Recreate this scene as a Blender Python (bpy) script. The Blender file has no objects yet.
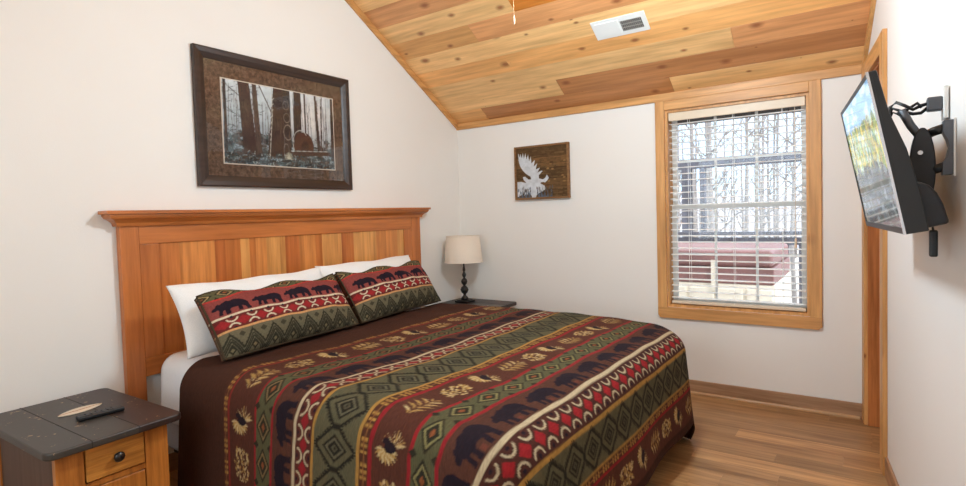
import bpy, bmesh, math, random
import numpy as np
from mathutils import Vector, Matrix
random.seed(7); rng = np.random.RandomState(11)
D = bpy.data; SC = bpy.context.scene; COL = SC.collection
PI = math.pi

# ------------------------------------------------------------------ camera
cam = D.cameras.new('camera'); cam_o = D.objects.new('camera', cam); COL.objects.link(cam_o)
yaw, pitch, roll = map(math.radians, (-34.7578, -2.2863, -1.7108))
f_ = Vector((math.sin(yaw)*math.cos(pitch), math.cos(yaw)*math.cos(pitch), math.sin(pitch)))
r_ = Vector((math.cos(yaw), -math.sin(yaw), 0)); u_ = r_.cross(f_)
r2 = math.cos(roll)*r_ + math.sin(roll)*u_; u2 = -math.sin(roll)*r_ + math.cos(roll)*u_
M = Matrix((r2, u2, -f_)).transposed().to_4x4(); M.translation = Vector((3.0235, -4.0025, 1.305))
cam_o.matrix_world = M
cam.sensor_width = 36; cam.lens = 553.08/966*36; cam.shift_y = -(243-236.683)/966
cam.clip_start = .05; cam.clip_end = 200
SC.camera = cam_o

# ------------------------------------------------------------------ view, world, sun, room lights
SC.view_settings.view_transform = 'Standard'; SC.view_settings.look = 'None'
SC.view_settings.exposure = 0.22; SC.view_settings.gamma = 1; SC.view_settings.use_curve_mapping = False
SC.cycles.max_bounces = 8; SC.cycles.diffuse_bounces = 5; SC.cycles.transparent_max_bounces = 16
w = D.worlds.new('sky'); SC.world = w; w.use_nodes = True
nt = w.node_tree; N = nt.nodes; bg = N['Background']
tc = N.new('ShaderNodeTexCoord'); ns = N.new('ShaderNodeTexNoise'); ns.inputs['Scale'].default_value = 2.2; ns.inputs['Detail'].default_value = 5
nt.links.new(tc.outputs['Generated'], ns.inputs['Vector'])
cr = N.new('ShaderNodeValToRGB'); cr.color_ramp.elements[0].position = .40; cr.color_ramp.elements[1].position = .62
cr.color_ramp.elements[0].color = (.56, .78, 1, 1); cr.color_ramp.elements[1].color = (1, 1, 1, 1)
nt.links.new(ns.outputs['Fac'], cr.inputs['Fac']); nt.links.new(cr.outputs['Color'], bg.inputs['Color'])
bg.inputs['Strength'].default_value = 2.3
def lamp(name, kind, loc, energy, color=(1, 1, 1), rot=None, **k):
    l = D.lights.new(name, kind); l.energy = energy; l.color = color
    for a, b in k.items(): setattr(l, a, b)
    o = D.objects.new(name, l); COL.objects.link(o); o.location = loc
    if rot: o.rotation_euler = rot
    return o
lamp('sun', 'SUN', (0, 0, 20), 3.2, (1, .95, .88), (math.radians(14), math.radians(40), 0), angle=.01)
# added fill behind the photographer, no window there, and the ceiling-fan lamp
lamp('rear_fill_light', 'AREA', (2.2, -4.85, 1.6), 48, (.71, .90, 1.02), (math.radians(90), 0, math.radians(-16)), shape='RECTANGLE', size=2.6, size_y=1.5)
lamp('fan_lamp_light', 'POINT', (2.12, -1.95, 2.36), 84, (.71, .90, 1.02), None, shadow_soft_size=.14)

# ------------------------------------------------------------------ helpers
def lin(c):
    return tuple(((v/255)/12.92 if v/255 <= .04045 else ((v/255+.055)/1.055)**2.4) for v in c)
def L4(c): return (*lin(c), 1)
def newmesh(name, verts, faces, mat=None, parent=None, smooth=False, loc=None):
    me = D.meshes.new(name); me.from_pydata([tuple(v) for v in verts], [], faces); me.update()
    if mat: me.materials.append(mat)
    if smooth: me.polygons.foreach_set('use_smooth', [True]*len(me.polygons))
    o = D.objects.new(name, me); COL.objects.link(o)
    if parent: o.parent = parent
    if loc: o.location = loc
    return o
class MB:
    """collects shapes into one mesh; optional per-vertex tint"""
    def __init__(s): s.v = []; s.f = []; s.c = []; s.tint = (1, 1, 1, 0)
    def add(s, vs, fs):
        b = len(s.v); s.v += [tuple(v) for v in vs]; s.f += [tuple(i+b for i in f) for f in fs]; s.c += [s.tint]*len(vs)
    def box(s, x0, x1, y0, y1, z0, z1, m=None):
        vs = [(x, y, z) for x in (x0, x1) for y in (y0, y1) for z in (z0, z1)]
        if m: vs = [m @ Vector(v) for v in vs]
        s.add(vs, [(0, 1, 3, 2), (4, 6, 7, 5), (0, 4, 5, 1), (2, 3, 7, 6), (0, 2, 6, 4), (1, 5, 7, 3)])
    def prism(s, poly, axis, a, b, m=None):
        """extrude polygon (list of 2D) along axis from a to b; 2D order is the remaining axes in xyz order"""
        n = len(poly); vs = []
        for t in (a, b):
            for p, q in poly:
                v = [p, q]; v.insert(axis, t); vs.append(tuple(v))
        if m: vs = [m @ Vector(v) for v in vs]
        fs = [tuple(range(n)), tuple(range(2*n-1, n-1, -1))] + [(i, i+n, (i+1) % n+n, (i+1) % n) for i in range(n)]
        s.add(vs, fs)
    def lathe(s, prof, cx, cy, n=24, cap=True):
        vs = []; fs = []
        for r, z in prof:
            for k in range(n):
                a = 2*PI*k/n; vs.append((cx+r*math.cos(a), cy+r*math.sin(a), z))
        for i in range(len(prof)-1):
            for k in range(n): fs.append((i*n+k, i*n+(k+1) % n, (i+1)*n+(k+1) % n, (i+1)*n+k))
        if cap: fs.append(tuple(range(n-1, -1, -1))); fs.append(tuple((len(prof)-1)*n+k for k in range(n)))
        s.add(vs, fs)
    def tube(s, pts, r, n=8):
        pts = [Vector(p) for p in pts]; R = r if isinstance(r, (list, tuple)) else [r]*len(pts); vs = []; fs = []
        for i, p in enumerate(pts):
            d = (pts[min(i+1, len(pts)-1)]-pts[max(i-1, 0)]).normalized()
            a = d.cross(Vector((0, 0, 1)) if abs(d.z) < .9 else Vector((1, 0, 0))).normalized(); b = d.cross(a)
            for k in range(n):
                t = 2*PI*k/n; vs.append(p+(a*math.cos(t)+b*math.sin(t))*R[i])
        for i in range(len(pts)-1):
            for k in range(n): fs.append((i*n+k, i*n+(k+1) % n, (i+1)*n+(k+1) % n, (i+1)*n+k))
        fs.append(tuple(range(n-1, -1, -1))); fs.append(tuple((len(pts)-1)*n+k for k in range(n)))
        s.add(vs, fs)
    def build(s, name, mat, parent=None, smooth=False, bevel=0, seg=2, tint=False, fix=True):
        o = newmesh(name, s.v, s.f, mat, parent)
        if tint:
            a = o.data.color_attributes.new('tint', 'FLOAT_COLOR', 'POINT')
            a.data.foreach_set('color', np.array(s.c, dtype=np.float32).ravel())
        if fix:
            bm = bmesh.new(); bm.from_mesh(o.data); bmesh.ops.recalc_face_normals(bm, faces=bm.faces[:]); bm.to_mesh(o.data); bm.free()
        if smooth: o.data.polygons.foreach_set('use_smooth', [True]*len(o.data.polygons))
        if bevel:
            b = o.modifiers.new('bevel', 'BEVEL'); b.width = bevel; b.segments = seg; b.limit_method = 'ANGLE'; b.angle_limit = .7
            o.data.polygons.foreach_set('use_smooth', [True]*len(o.data.polygons))
            wn = o.modifiers.new('wn', 'WEIGHTED_NORMAL'); wn.keep_sharp = True
        return o
def empty(name, loc=(0, 0, 0), rz=0):
    o = D.objects.new(name, None); COL.objects.link(o); o.location = loc; o.rotation_euler = (0, 0, rz); o.empty_display_size = .05
    return o
def tag(o, label, cat, group=None, kind=None):
    o['label'] = label; o['category'] = cat
    if group: o['group'] = group
    if kind: o['kind'] = kind
    return o
def struct(o, label=None, cat=None):
    o['kind'] = 'structure'
    if label: o['label'] = label
    if cat: o['category'] = cat
    return o

# ------------------------------------------------------------------ materials
def base_mat(name, rough=.5, spec=.5, color=None, metal=0):
    m = D.materials.new(name); m.use_nodes = True; b = m.node_tree.nodes['Principled BSDF']
    b.inputs['Roughness'].default_value = rough; b.inputs['Specular IOR Level'].default_value = spec; b.inputs['Metallic'].default_value = metal
    if color: b.inputs['Base Color'].default_value = L4(color)
    return m, m.node_tree, b
def noise(nt, scale, detail=3, vec=None, rough=.5):
    n = nt.nodes.new('ShaderNodeTexNoise'); n.inputs['Scale'].default_value = scale; n.inputs['Detail'].default_value = detail; n.inputs['Roughness'].default_value = rough
    if vec: nt.links.new(vec, n.inputs['Vector'])
    return n
def ramp(nt, fac, stops):
    c = nt.nodes.new('ShaderNodeValToRGB'); e = c.color_ramp.elements
    while len(e) < len(stops): e.new(.5)
    for i, (p, col) in enumerate(stops): e[i].position = p; e[i].color = col
    nt.links.new(fac, c.inputs['Fac']); return c.outputs['Color']
def mixc(nt, a, b, fac=1.0, mode='MULTIPLY'):
    m = nt.nodes.new('ShaderNodeMix'); m.data_type = 'RGBA'; m.blend_type = mode
    for s, v in ((m.inputs[0], fac), (m.inputs[6], a), (m.inputs[7], b)):
        if hasattr(v, 'links') or hasattr(v, 'is_linked'): nt.links.new(v, s)
        else: s.default_value = v
    return m.outputs[2]
def mapped(nt, scale, src='Object', offs=None):
    t = nt.nodes.new('ShaderNodeTexCoord'); mp = nt.nodes.new('ShaderNodeMapping'); mp.inputs['Scale'].default_value = scale
    v = t.outputs[src]
    if offs is not None:
        a = nt.nodes.new('ShaderNodeVectorMath'); a.operation = 'ADD'; nt.links.new(v, a.inputs[0]); nt.links.new(offs, a.inputs[1]); v = a.outputs[0]
    nt.links.new(v, mp.inputs['Vector']); return mp.outputs['Vector']
def bump(nt, b, h, strength=.3, dist=.002):
    n = nt.nodes.new('ShaderNodeBump'); n.inputs['Strength'].default_value = strength; n.inputs['Distance'].default_value = dist
    nt.links.new(h, n.inputs['Height']); nt.links.new(n.outputs['Normal'], b.inputs['Normal'])
def plain(name, color, rough=.5, spec=.5, metal=0, var=.12, scale=30, bstr=0.08):
    m, nt, b = base_mat(name, rough, spec, None, metal)
    v = mapped(nt, (1, 1, 1)); n = noise(nt, scale, 4, v)
    c = ramp(nt, n.outputs['Fac'], [(.3, (1-var, 1-var, 1-var, 1)), (.7, (1, 1, 1, 1))])
    nt.links.new(mixc(nt, L4(color), c), b.inputs['Base Color'])
    if bstr: bump(nt, b, n.outputs['Fac'], bstr)
    return m
def wood(name, color, axis=0, grain=1.0, rough=.45, spec=.4, knots=0, tint=False, contrast=.45, dark=(70, 30, 10)):
    """grain runs along axis; optional per-board tint attribute; knots density"""
    m, nt, b = base_mat(name, rough, spec)
    offs = None; base = L4(color)
    if tint:
        at = nt.nodes.new('ShaderNodeAttribute'); at.attribute_name = 'tint'
        sc = nt.nodes.new('ShaderNodeMath'); sc.operation = 'MULTIPLY'; sc.inputs[1].default_value = 37.0; nt.links.new(at.outputs['Alpha'], sc.inputs[0])
        cb = nt.nodes.new('ShaderNodeCombineXYZ')
        for i in range(3): nt.links.new(sc.outputs[0], cb.inputs[i])
        offs = cb.outputs[0]; base = at.outputs['Color']
    s = [38*grain]*3; s[axis] = 2.2*grain
    v = mapped(nt, tuple(s), offs=offs)
    wv = noise(nt, 1.0, 6, v, .62)
    s2 = [7*grain]*3; s2[axis] = .8*grain
    n2 = noise(nt, 1.0, 3, mapped(nt, tuple(s2), offs=offs), .5); n2.inputs['Distortion'].default_value = 1.2
    c1 = ramp(nt, wv.outputs['Fac'], [(.32, (1-contrast, 1-contrast*1.15, 1-contrast*1.3, 1)), (.62, (1, 1, 1, 1))])
    c2 = ramp(nt, n2.outputs['Fac'], [(.35, (1-contrast*.6, 1-contrast*.75, 1-contrast*.9, 1)), (.6, (1.0, 1.0, 1.0, 1))])
    col = mixc(nt, mixc(nt, base, c1), c2)
    if knots:
        s3 = [1/.13]*3; s3[axis] = 1/.26
        vo = nt.nodes.new('ShaderNodeTexVoronoi'); vo.voronoi_dimensions = '2D' if tint else '3D'; vo.inputs['Scale'].default_value = knots; vo.inputs['Randomness'].default_value = .95
        nt.links.new(mapped(nt, tuple(s3), offs=offs), vo.inputs['Vector'])
        dv = nt.nodes.new('ShaderNodeMath'); dv.operation = 'DIVIDE'; sp = nt.nodes.new('ShaderNodeSeparateColor'); nt.links.new(vo.outputs['Color'], sp.inputs[0])
        ma = nt.nodes.new('ShaderNodeMapRange'); ma.inputs[1].default_value = .25; ma.inputs[2].default_value = 1; ma.inputs[3].default_value = .12; ma.inputs[4].default_value = 1.35; nt.links.new(sp.outputs[0], ma.inputs[0])
        dn = nt.nodes.new('ShaderNodeMath'); dn.operation = 'ADD'; nt.links.new(vo.outputs['Distance'], dn.inputs[0])
        nz = nt.nodes.new('ShaderNodeMath'); nz.operation = 'MULTIPLY_ADD'; nt.links.new(wv.outputs['Fac'], nz.inputs[0]); nz.inputs[1].default_value = .06; nz.inputs[2].default_value = -.03; nt.links.new(nz.outputs[0], dn.inputs[1])
        nt.links.new(dn.outputs[0], dv.inputs[0]); nt.links.new(ma.outputs[0], dv.inputs[1])
        k = ramp(nt, dv.outputs[0], [(.03, (.85, .85, .85, 1)), (.065, (.5, .5, .5, 1)), (.12, (0, 0, 0, 1))] if tint else [(.05, (.9, .9, .9, 1)), (.085, (.5, .5, .5, 1)), (.16, (0, 0, 0, 1))])
        col = mixc(nt, col, L4(dark), k, 'MIX')
    nt.links.new(col, b.inputs['Base Color'])
    bump(nt, b, wv.outputs['Fac'], .12, .001)
    return m
def attr_mat(name, attr='paint', rough=.9, spec=.1, bump_scale=(300, 60, 60), bstr=.4, bdist=.002, sheen=0, gain=1.0):
    m, nt, b = base_mat(name, rough, spec)
    a = nt.nodes.new('ShaderNodeAttribute'); a.attribute_name = attr
    n = noise(nt, 1, 3, mapped(nt, bump_scale))
    c = ramp(nt, n.outputs['Fac'], [(.3, (.80, .80, .80, 1)), (.7, (1.08, 1.08, 1.08, 1))])
    nt.links.new(mixc(nt, a.outputs['Color'], c), b.inputs['Base Color'])
    bump(nt, b, n.outputs['Fac'], bstr, bdist)
    b.inputs['Sheen Weight'].default_value = sheen
    return m
def cloth(name, color, scale=250, wr=.5, rough=.95):
    m, nt, b = base_mat(name, rough, .1)
    n = noise(nt, scale, 2, mapped(nt, (1, 1, 1))); n2 = noise(nt, 9, 4, mapped(nt, (1, 1, 1)))
    nt.links.new(mixc(nt, L4(color), ramp(nt, n.outputs['Fac'], [(.3, (.9, .9, .9, 1)), (.7, (1, 1, 1, 1))])), b.inputs['Base Color'])
    bump(nt, b, n2.outputs['Fac'], wr, .012)
    return m
def glass(name, gl=.9):
    m = D.materials.new(name); m.use_nodes = True; nt = m.node_tree; nt.nodes.clear()
    o = nt.nodes.new('ShaderNodeOutputMaterial'); mx = nt.nodes.new('ShaderNodeMixShader'); t = nt.nodes.new('ShaderNodeBsdfTransparent'); g = nt.nodes.new('ShaderNodeBsdfGlossy'); fr = nt.nodes.new('ShaderNodeFresnel')
    t.inputs['Color'].default_value = (gl, gl, gl, 1); g.inputs['Roughness'].default_value = .03; fr.inputs['IOR'].default_value = 1.35
    nt.links.new(fr.outputs[0], mx.inputs[0]); nt.links.new(t.outputs[0], mx.inputs[1]); nt.links.new(g.outputs[0], mx.inputs[2]); nt.links.new(mx.outputs[0], o.inputs[0])
    return m
def wallmat(name, color):
    m, nt, b = base_mat(name, .75, .25)
    v = mapped(nt, (1, 1, 1)); n = noise(nt, 170, 3, v); n2 = noise(nt, 1.3, 2, v)
    nt.links.new(mixc(nt, L4(color), ramp(nt, n2.outputs['Fac'], [(.3, (.97, .97, .97, 1)), (.7, (1, 1, 1, 1))])), b.inputs['Base Color'])
    bump(nt, b, n.outputs['Fac'], .18, .002); return m

PINE = (226, 168, 104)
m_wall = wallmat('wall_paint', (236, 231, 225)); m_wall_r = wallmat('wall_paint_right', (232, 225, 220))
m_ceil = wood('ceiling_board_wood', PINE, 0, 1, .42, .4, knots=.72, tint=True, contrast=.24, dark=(140, 78, 44))
m_floor = wood('floor_plank_wood', PINE, 0, 1.0, .36, .45, tint=True, contrast=.42)
m_trim = {a: wood('pine_trim_%s' % 'xyz'[a], (222, 165, 102), a, 1.0, .42, .4, knots=.75, contrast=.3, dark=(130, 75, 35)) for a in (0, 1, 2)}
m_jamb = wood('door_jamb_wood', (196, 122, 66), 2, 1, .4, .4, knots=.7, contrast=.4, dark=(120, 60, 25))
m_base = wood('baseboard_wood', (182, 144, 112), 0, 1, .45, .35, contrast=.35)
m_basey = wood('baseboard_wood_side', (176, 132, 98), 1, 1, .45, .35, contrast=.35)
m_shoe = wood('shoe_molding_wood', (196, 152, 104), 0, 1, .4, .4, contrast=.3)
m_cherry = {a: wood('cherry_wood_%s' % 'xyz'[a], (202, 120, 60), a, .9, .3, .5, contrast=.3) for a in (0, 1, 2)}
m_panel = wood('cherry_panel_wood', (200, 115, 55), 2, .8, .3, .5, tint=True, contrast=.35)
m_honey = wood('honey_oak_wood', (196, 122, 52), 2, 1.3, .35, .5, contrast=.45)
m_honeyh = wood('honey_oak_wood_level', (206, 138, 62), 1, 1.3, .35, .5, contrast=.5)
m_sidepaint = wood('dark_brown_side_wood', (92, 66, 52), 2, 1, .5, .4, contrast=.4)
m_white = plain('white_plastic', (236, 234, 230), .35, .5, 0, .02, 20, 0)
m_vinyl = plain('white_vinyl', (238, 238, 236), .35, .5, 0, .03, 20, 0)
m_slat = plain('blind_slat_white', (246, 245, 242), .4, .4, 0, .04, 25, .02)
m_valance = plain('blind_valance_cream', (228, 208, 182), .4, .4, 0, .06, 14, .03)
m_black = plain('black_plastic', (15, 15, 17), .42, .5, 0, .1, 60, .05)
m_dgrey = plain('dark_grey_metal', (44, 45, 49), .45, .5, .3, .1, 60, .05)
m_grey = plain('grey_metal', (92, 94, 100), .5, .5, .4, .1, 60, .05)
m_chrome = plain('polished_metal', (215, 218, 224), .18, .5, .9, .04, 30, 0)
m_sheet = cloth('white_cotton', (238, 238, 240), 300, .35)
m_pillow = cloth('white_pillow_cotton', (240, 239, 238), 300, .5)
m_mattress = cloth('pale_blue_ticking', (186, 196, 212), 200, .4)
m_shade = cloth('lampshade_linen', (232, 219, 203), 500, .05, .9)
m_bronze = plain('dark_bronze', (30, 24, 22), .3, .6, .2, .2, 40, .1)
m_frame = wood('dark_espresso_frame', (62, 45, 38), 1, 1.2, .4, .5, contrast=.4)
m_glass = glass('window_glass', .93)

# ------------------------------------------------------------------ drawing on cloth / paper (colours of the print itself)
class Canvas:
    def __init__(s, w, h, res, bg):
        s.W = int(round(w/res)); s.H = int(round(h/res)); s.res = res; s.a = np.zeros((s.H, s.W, 3)); s.a[:] = lin(bg)
        s.X, s.Y = np.meshgrid((np.arange(s.W)+.5)*res, (np.arange(s.H)+.5)*res)
    def _win(s, x0, x1, y0, y1):
        i0 = max(0, int(x0/s.res)); i1 = min(s.W, int(x1/s.res)+2); j0 = max(0, int(y0/s.res)); j1 = min(s.H, int(y1/s.res)+2)
        return slice(j0, max(j0, j1)), slice(i0, max(i0, i1))
    def rect(s, x0, x1, y0, y1, c):
        k = (s.X >= x0) & (s.X < x1) & (s.Y >= y0) & (s.Y < y1); s.a[k] = lin(c)
    def poly(s, P, c, alpha=1):
        xs = [p[0] for p in P]; ys = [p[1] for p in P]; w = s._win(min(xs), max(xs), min(ys), max(ys))
        X = s.X[w]; Y = s.Y[w]
        if X.size == 0: return
        ins = np.zeros(X.shape, bool); n = len(P)
        for i in range(n):
            x1, y1 = P[i]; x2, y2 = P[(i+1) % n]
            if y1 == y2: continue
            k = ((y1 > Y) != (y2 > Y)) & (X < (x2-x1)*(Y-y1)/(y2-y1)+x1); ins ^= k
        sub = s.a[w]; sub[ins] = sub[ins]*(1-alpha)+np.array(lin(c))*alpha
    def ell(s, cx, cy, rx, ry, c, ring=0, a0=None, alpha=1):
        w = s._win(cx-rx, cx+rx, cy-ry, cy+ry); X = (s.X[w]-cx)/rx; Y = (s.Y[w]-cy)/ry; d = np.hypot(X, Y); k = d < 1
        if ring: k &= d > 1-ring
        if a0 is not None: k &= (X*a0[0]+Y*a0[1]) > a0[2]
        sub = s.a[w]; sub[k] = sub[k]*(1-alpha)+np.array(lin(c))*alpha
    def line(s, x0, y0, x1, y1, wd, c):
        dx, dy = x1-x0, y1-y0; l = math.hypot(dx, dy) or 1e-9; nx, ny = -dy/l*wd/2, dx/l*wd/2
        s.poly([(x0+nx, y0+ny), (x1+nx, y1+ny), (x1-nx, y1-ny), (x0-nx, y0-ny)], c)
    def diamond(s, cx, cy, rx, ry, c, steps=0):
        """stepped diamond outline shape"""
        if not steps: s.poly([(cx-rx, cy), (cx, cy-ry), (cx+rx, cy), (cx, cy+ry)], c); return
        for i in range(steps):
            t = (i+.5)/steps; s.rect2(cx-rx*(1-t), cx+rx*(1-t), cy-ry*(t+.5/steps), cy+ry*(t+.5/steps), c)
    def rect2(s, x0, x1, y0, y1, c):
        w = s._win(x0, x1, y0, y1); X = s.X[w]; Y = s.Y[w]; k = (X >= x0) & (X < x1) & (Y >= y0) & (Y < y1); s.a[w][k] = lin(c)
    def sample(s, x, y):
        fx = np.clip(x/s.res-.5, 0, s.W-1.001); fy = np.clip(y/s.res-.5, 0, s.H-1.001); i = fx.astype(int); j = fy.astype(int); u = (fx-i)[..., None]; v = (fy-j)[..., None]
        i1 = np.minimum(i+1, s.W-1); j1 = np.minimum(j+1, s.H-1)
        return (s.a[j, i]*(1-u)+s.a[j, i1]*u)*(1-v)+(s.a[j1, i]*(1-u)+s.a[j1, i1]*u)*v
BEAR = [(0, .50), (.03, .60), (.10, .66), (.14, .76), (.19, .80), (.22, .74), (.30, .80), (.42, .88), (.52, .84), (.66, .90), (.80, .88), (.92, .74), (.98, .55), (.97, .30), (1.0, .04), (.86, .02), (.84, .26), (.76, .36), (.74, .06), (.62, .04), (.64, .34), (.50, .36), (.42, .30), (.42, .04), (.29, .02), (.30, .34), (.24, .30), (.22, .06), (.12, .04), (.16, .38), (.14, .46), (.08, .42), (.02, .42)]
def bear(cv, x, y, w, h, c, up=-1):
    cv.poly([(x+(p[0]-.5)*w, y+up*(p[1]-.5)*h) for p in BEAR], c)
LR = random.Random(21)
def leaf(cv, x, y, w, h, c, c2, k=0):
    """loosely woven motifs: oak leaf, pine cone, feathered spray (all drawn as bunches of stitches)"""
    def stroke(x0, y0, x1, y1, wd, cc):
        cv.poly([(x0, y0), ((x0+x1)/2-(y1-y0)*.12, (y0+y1)/2+(x1-x0)*.12-wd), (x1, y1), ((x0+x1)/2+(y1-y0)*.12, (y0+y1)/2+wd)], cc)
    if k % 3 == 0:
        for i in range(9):
            t = -.42+.84*i/8; ln = h*(.50 if i % 2 else .30)*(1-.5*abs(t))
            for sy in (-1, 1):
                for q in range(3): stroke(x+t*w, y, x+(t+.14+.03*q)*w, y+sy*ln*(1-.2*q), .007, c if LR.random() < .7 else c2)
        stroke(x-w*.48, y, x+w*.5, y, .006, (96, 60, 40))
    elif k % 3 == 1:
        for i in range(80):
            t = -.42+.84*LR.random(); u = LR.uniform(-.30, .30)*(1-abs(t)); stroke(x+t*w, y+u*h*1.3, x+(t+.13)*w, y+u*h*1.3+LR.uniform(-.1, .1)*h, .007, c if LR.random() < .5 else c2)
        for i in range(5): cv.line(x-w*.36+i*w*.13, y-h*.26, x-w*.30+i*w*.13, y+h*.26, .0035, (84, 54, 42))
    else:
        for sx in (-1, 1):
            for i in range(11):
                a_ = -1.5+3.0*i/10; stroke(x+sx*w*.06, y+sx*h*.1, x+sx*w*(.08+.36*math.cos(a_)), y+sx*h*.1+h*.42*math.sin(a_), .006, c if i % 2 else c2)
        cv.ell(x, y, w*.13, h*.2, (48, 36, 42)); cv.ell(x+w*.12, y-h*.16, w*.08, h*.13, (48, 36, 42))
NAVY = (44, 34, 42); BRN = (88, 54, 42); GRN = (104, 97, 72); RED = (158, 44, 48); GOLD = (186, 140, 72); CRM = (214, 194, 158); OLV = (56, 52, 40); MAR = (122, 62, 50)
def big_diamonds(cv, t0, t1, s0, s1, pitch, off=0, dark=False):
    cv.rect(s0, s1, t0, t1, GRN); tc = (t0+t1)/2; h = (t1-t0)*.47; n = int((s1-s0)/pitch)+2; O2 = (46, 42, 34)
    for i in range(n):
        c = s0+off+i*pitch
        for sx in (-1, 1):
            for sy in (-1, 1):
                cv.line(c+sx*pitch*.5, tc+sy*h*.12, c, tc+sy*h*.97, .009, O2)
                for q in range(8):     # saw teeth on the outer edge of the lozenge
                    u = (q+.5)/8; x = c+sx*pitch*.5*(1-u); y = tc+sy*h*(.12+.85*u); cv.rect2(x-.0032, x+.0032, min(y, y+sy*.017), max(y, y+sy*.017), O2)
        cv.rect2(c+pitch*.5-.010, c+pitch*.5+.010, tc-h*.16, tc+h*.16, O2)
        cv.diamond(c, tc, pitch*.34, h*.62, O2); cv.diamond(c, tc, pitch*.265, h*.49, (92, 86, 64) if dark else (112, 105, 82)); cv.diamond(c, tc, pitch*.19, h*.36, O2); cv.diamond(c, tc, pitch*.10, h*.19, (96, 90, 70)); cv.rect2(c-.006, c+.006, tc-.005, tc+.005, O2)
def small_diamonds(cv, t0, t1, s0, s1, pitch, hi=(160, 136, 88)):
    cv.rect(s0, s1, t0, t1, (98, 94, 66)); tc = (t0+t1)/2; h = (t1-t0)*.47
    for i in range(int((s1-s0)/pitch)+2):
        c = s0+i*pitch
        cv.diamond(c, tc, pitch*.46, h, OLV); cv.diamond(c, tc, pitch*.36, h*.8, hi); cv.diamond(c, tc, pitch*.27, h*.6, OLV); cv.diamond(c, tc, pitch*.12, h*.24, (150, 88, 54))
        cv.diamond(c+pitch/2, tc-h, pitch*.1, h*.4, OLV); cv.diamond(c+pitch/2, tc+h, pitch*.1, h*.4, OLV)
def gold_dash(cv, t0, t1, s0, s1, strong=True):
    cv.rect(s0, s1, t0, t1, (92, 56, 40) if strong else (110, 66, 48)); tc = (t0+t1)/2; h = t1-t0
    for i in range(int((s1-s0)/.022)):
        x = s0+i*.022; cv.rect2(x, x+.011, t0+.12*h, t1-.12*h, GOLD if i % 4 else (90, 54, 40))
    cv.rect(s0, s1, tc-.003, tc+.003, (150, 100, 60))
def moons(cv, t0, t1, s0, s1, pitch, redc=RED, bgc=(98, 52, 44), r=.78):
    cv.rect(s0, s1, t0, t1, bgc); tc = (t0+t1)/2; h = (t1-t0)/2
    for i in range(int((s1-s0)/pitch)+2):
        c = s0+i*pitch
        cv.diamond(c, tc, pitch*.36, h*.50, redc)
        for sy in (-1, 1):
            cv.ell(c+pitch/2, tc+sy*h*.86, pitch*.36, h*r, CRM, ring=.24, a0=(0, -sy, .12))
            cv.ell(c+pitch/2, tc+sy*h*.74, pitch*.10, h*.12, NAVY)
def bears(cv, t0, t1, s0, s1, pitch, bgc=(96, 60, 48), off=0, col=NAVY, flip=False):
    cv.rect(s0, s1, t0, t1, bgc)
    for i in range(int((s1-s0)/pitch)+2):
        cv.rect2(s0+i*pitch+.01, s0+i*pitch+.03, t1-.03, t1-.012, (120, 66, 52))
        bear(cv, s0+off+i*pitch, (t0+t1)/2, pitch*.88, (t1-t0)*.92, col, -1 if not flip else 1)

# ------------------------------------------------------------------ ROOM SHELL
SL = .611; CZ = 2.122                    # ceiling slope, ceiling height at the far wall
YR, YB = -2.45, -5.0                      # ridge, rear wall
def cz(y): return CZ+SL*(-y) if y > YR else CZ+SL*(-YR)-SL*(YR-y)
def RX(y): return 3.02+.107*(-y)          # right wall line
# floor planks
mb = MB(); y = .0; i = 0
while y > -5.05:
    x = -.15-random.random()*1.1; row = []
    while x < 3.75:
        l = random.choice((.9, 1.1, 1.22)); x1 = min(x+l, 3.75)
        if x1 > -.1:
            k = random.random(); c = [a*(.90+.20*k) for a in (190, 146, 100)]; mb.tint = (*lin(c), random.random())
            mb.box(max(x, -.1)+.0004, x1-.0004, y-.1295, y-.0005, -.02, 0)
        x = x1
    y -= .13; i += 1
o = mb.build('floor', m_floor, tint=True); struct(o)
mb = MB(); mb.box(-.12, 3.8, -5.12, .13, -.06, -.0205); struct(mb.build('subfloor_light_block', plain('subfloor_board', (120, 96, 70), .8)))  # unseen slab added to stop sky light coming up through plank gaps
# walls
def vwall(name, pts, mat, thick):
    n = len(pts); v = [Vector(p) for p in pts]; t = Vector(thick); vs = v+[p+t for p in v]
    fs = [tuple(range(n)), tuple(range(2*n-1, n-1, -1))]+[(i, i+n, (i+1) % n+n, (i+1) % n) for i in range(n)]
    m = MB(); m.add(vs, fs); return struct(m.build(name, mat))
vwall('wall_left', [(0, .15, 0), (0, .15, 3.9), (0, -5.0, 3.9), (0, -5.0, 0)], m_wall, (-.12, 0, 0))
WX0, WX1, WZ0, WZ1 = 1.848, 2.734, .604, 2.002
m = MB()
m.box(0, WX0, 0, .13, 0, 2.3); m.box(WX1, 3.3, 0, .13, 0, 2.3); m.box(WX0, WX1, 0, .13, 0, WZ0); m.box(WX0, WX1, 0, .13, WZ1, 2.3)
struct(m.build('wall_far', m_wall))
DY0, DY1, DZ = -.092, -.71, 2.02
def rot_right():      # local frame of the right wall: X along wall towards the camera, Y into the wall, Z up
    d = Vector((.107, -1, 0)).normalized(); n = Vector((1, .107, 0)).normalized()
    return Matrix(((d.x, n.x, 0, 3.02), (d.y, n.y, 0, 0), (0, 0, 1, 0), (0, 0, 0, 1)))
RW = rot_right(); KL = math.hypot(.107, 1)
m = MB(); a, b = -DY0*KL, -DY1*KL
m.box(-.02, a, 0, .14, 0, 3.9, RW); m.box(b, 5.3, 0, .14, 0, 3.9, RW); m.box(a, b, 0, .14, DZ, 3.9, RW)
struct(m.build('wall_right', m_wall_r))
m = MB(); m.box(-.1, 3.75, -5.12, -5.0, 0, 2.3); struct(m.build('wall_rear', m_wall))
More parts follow.
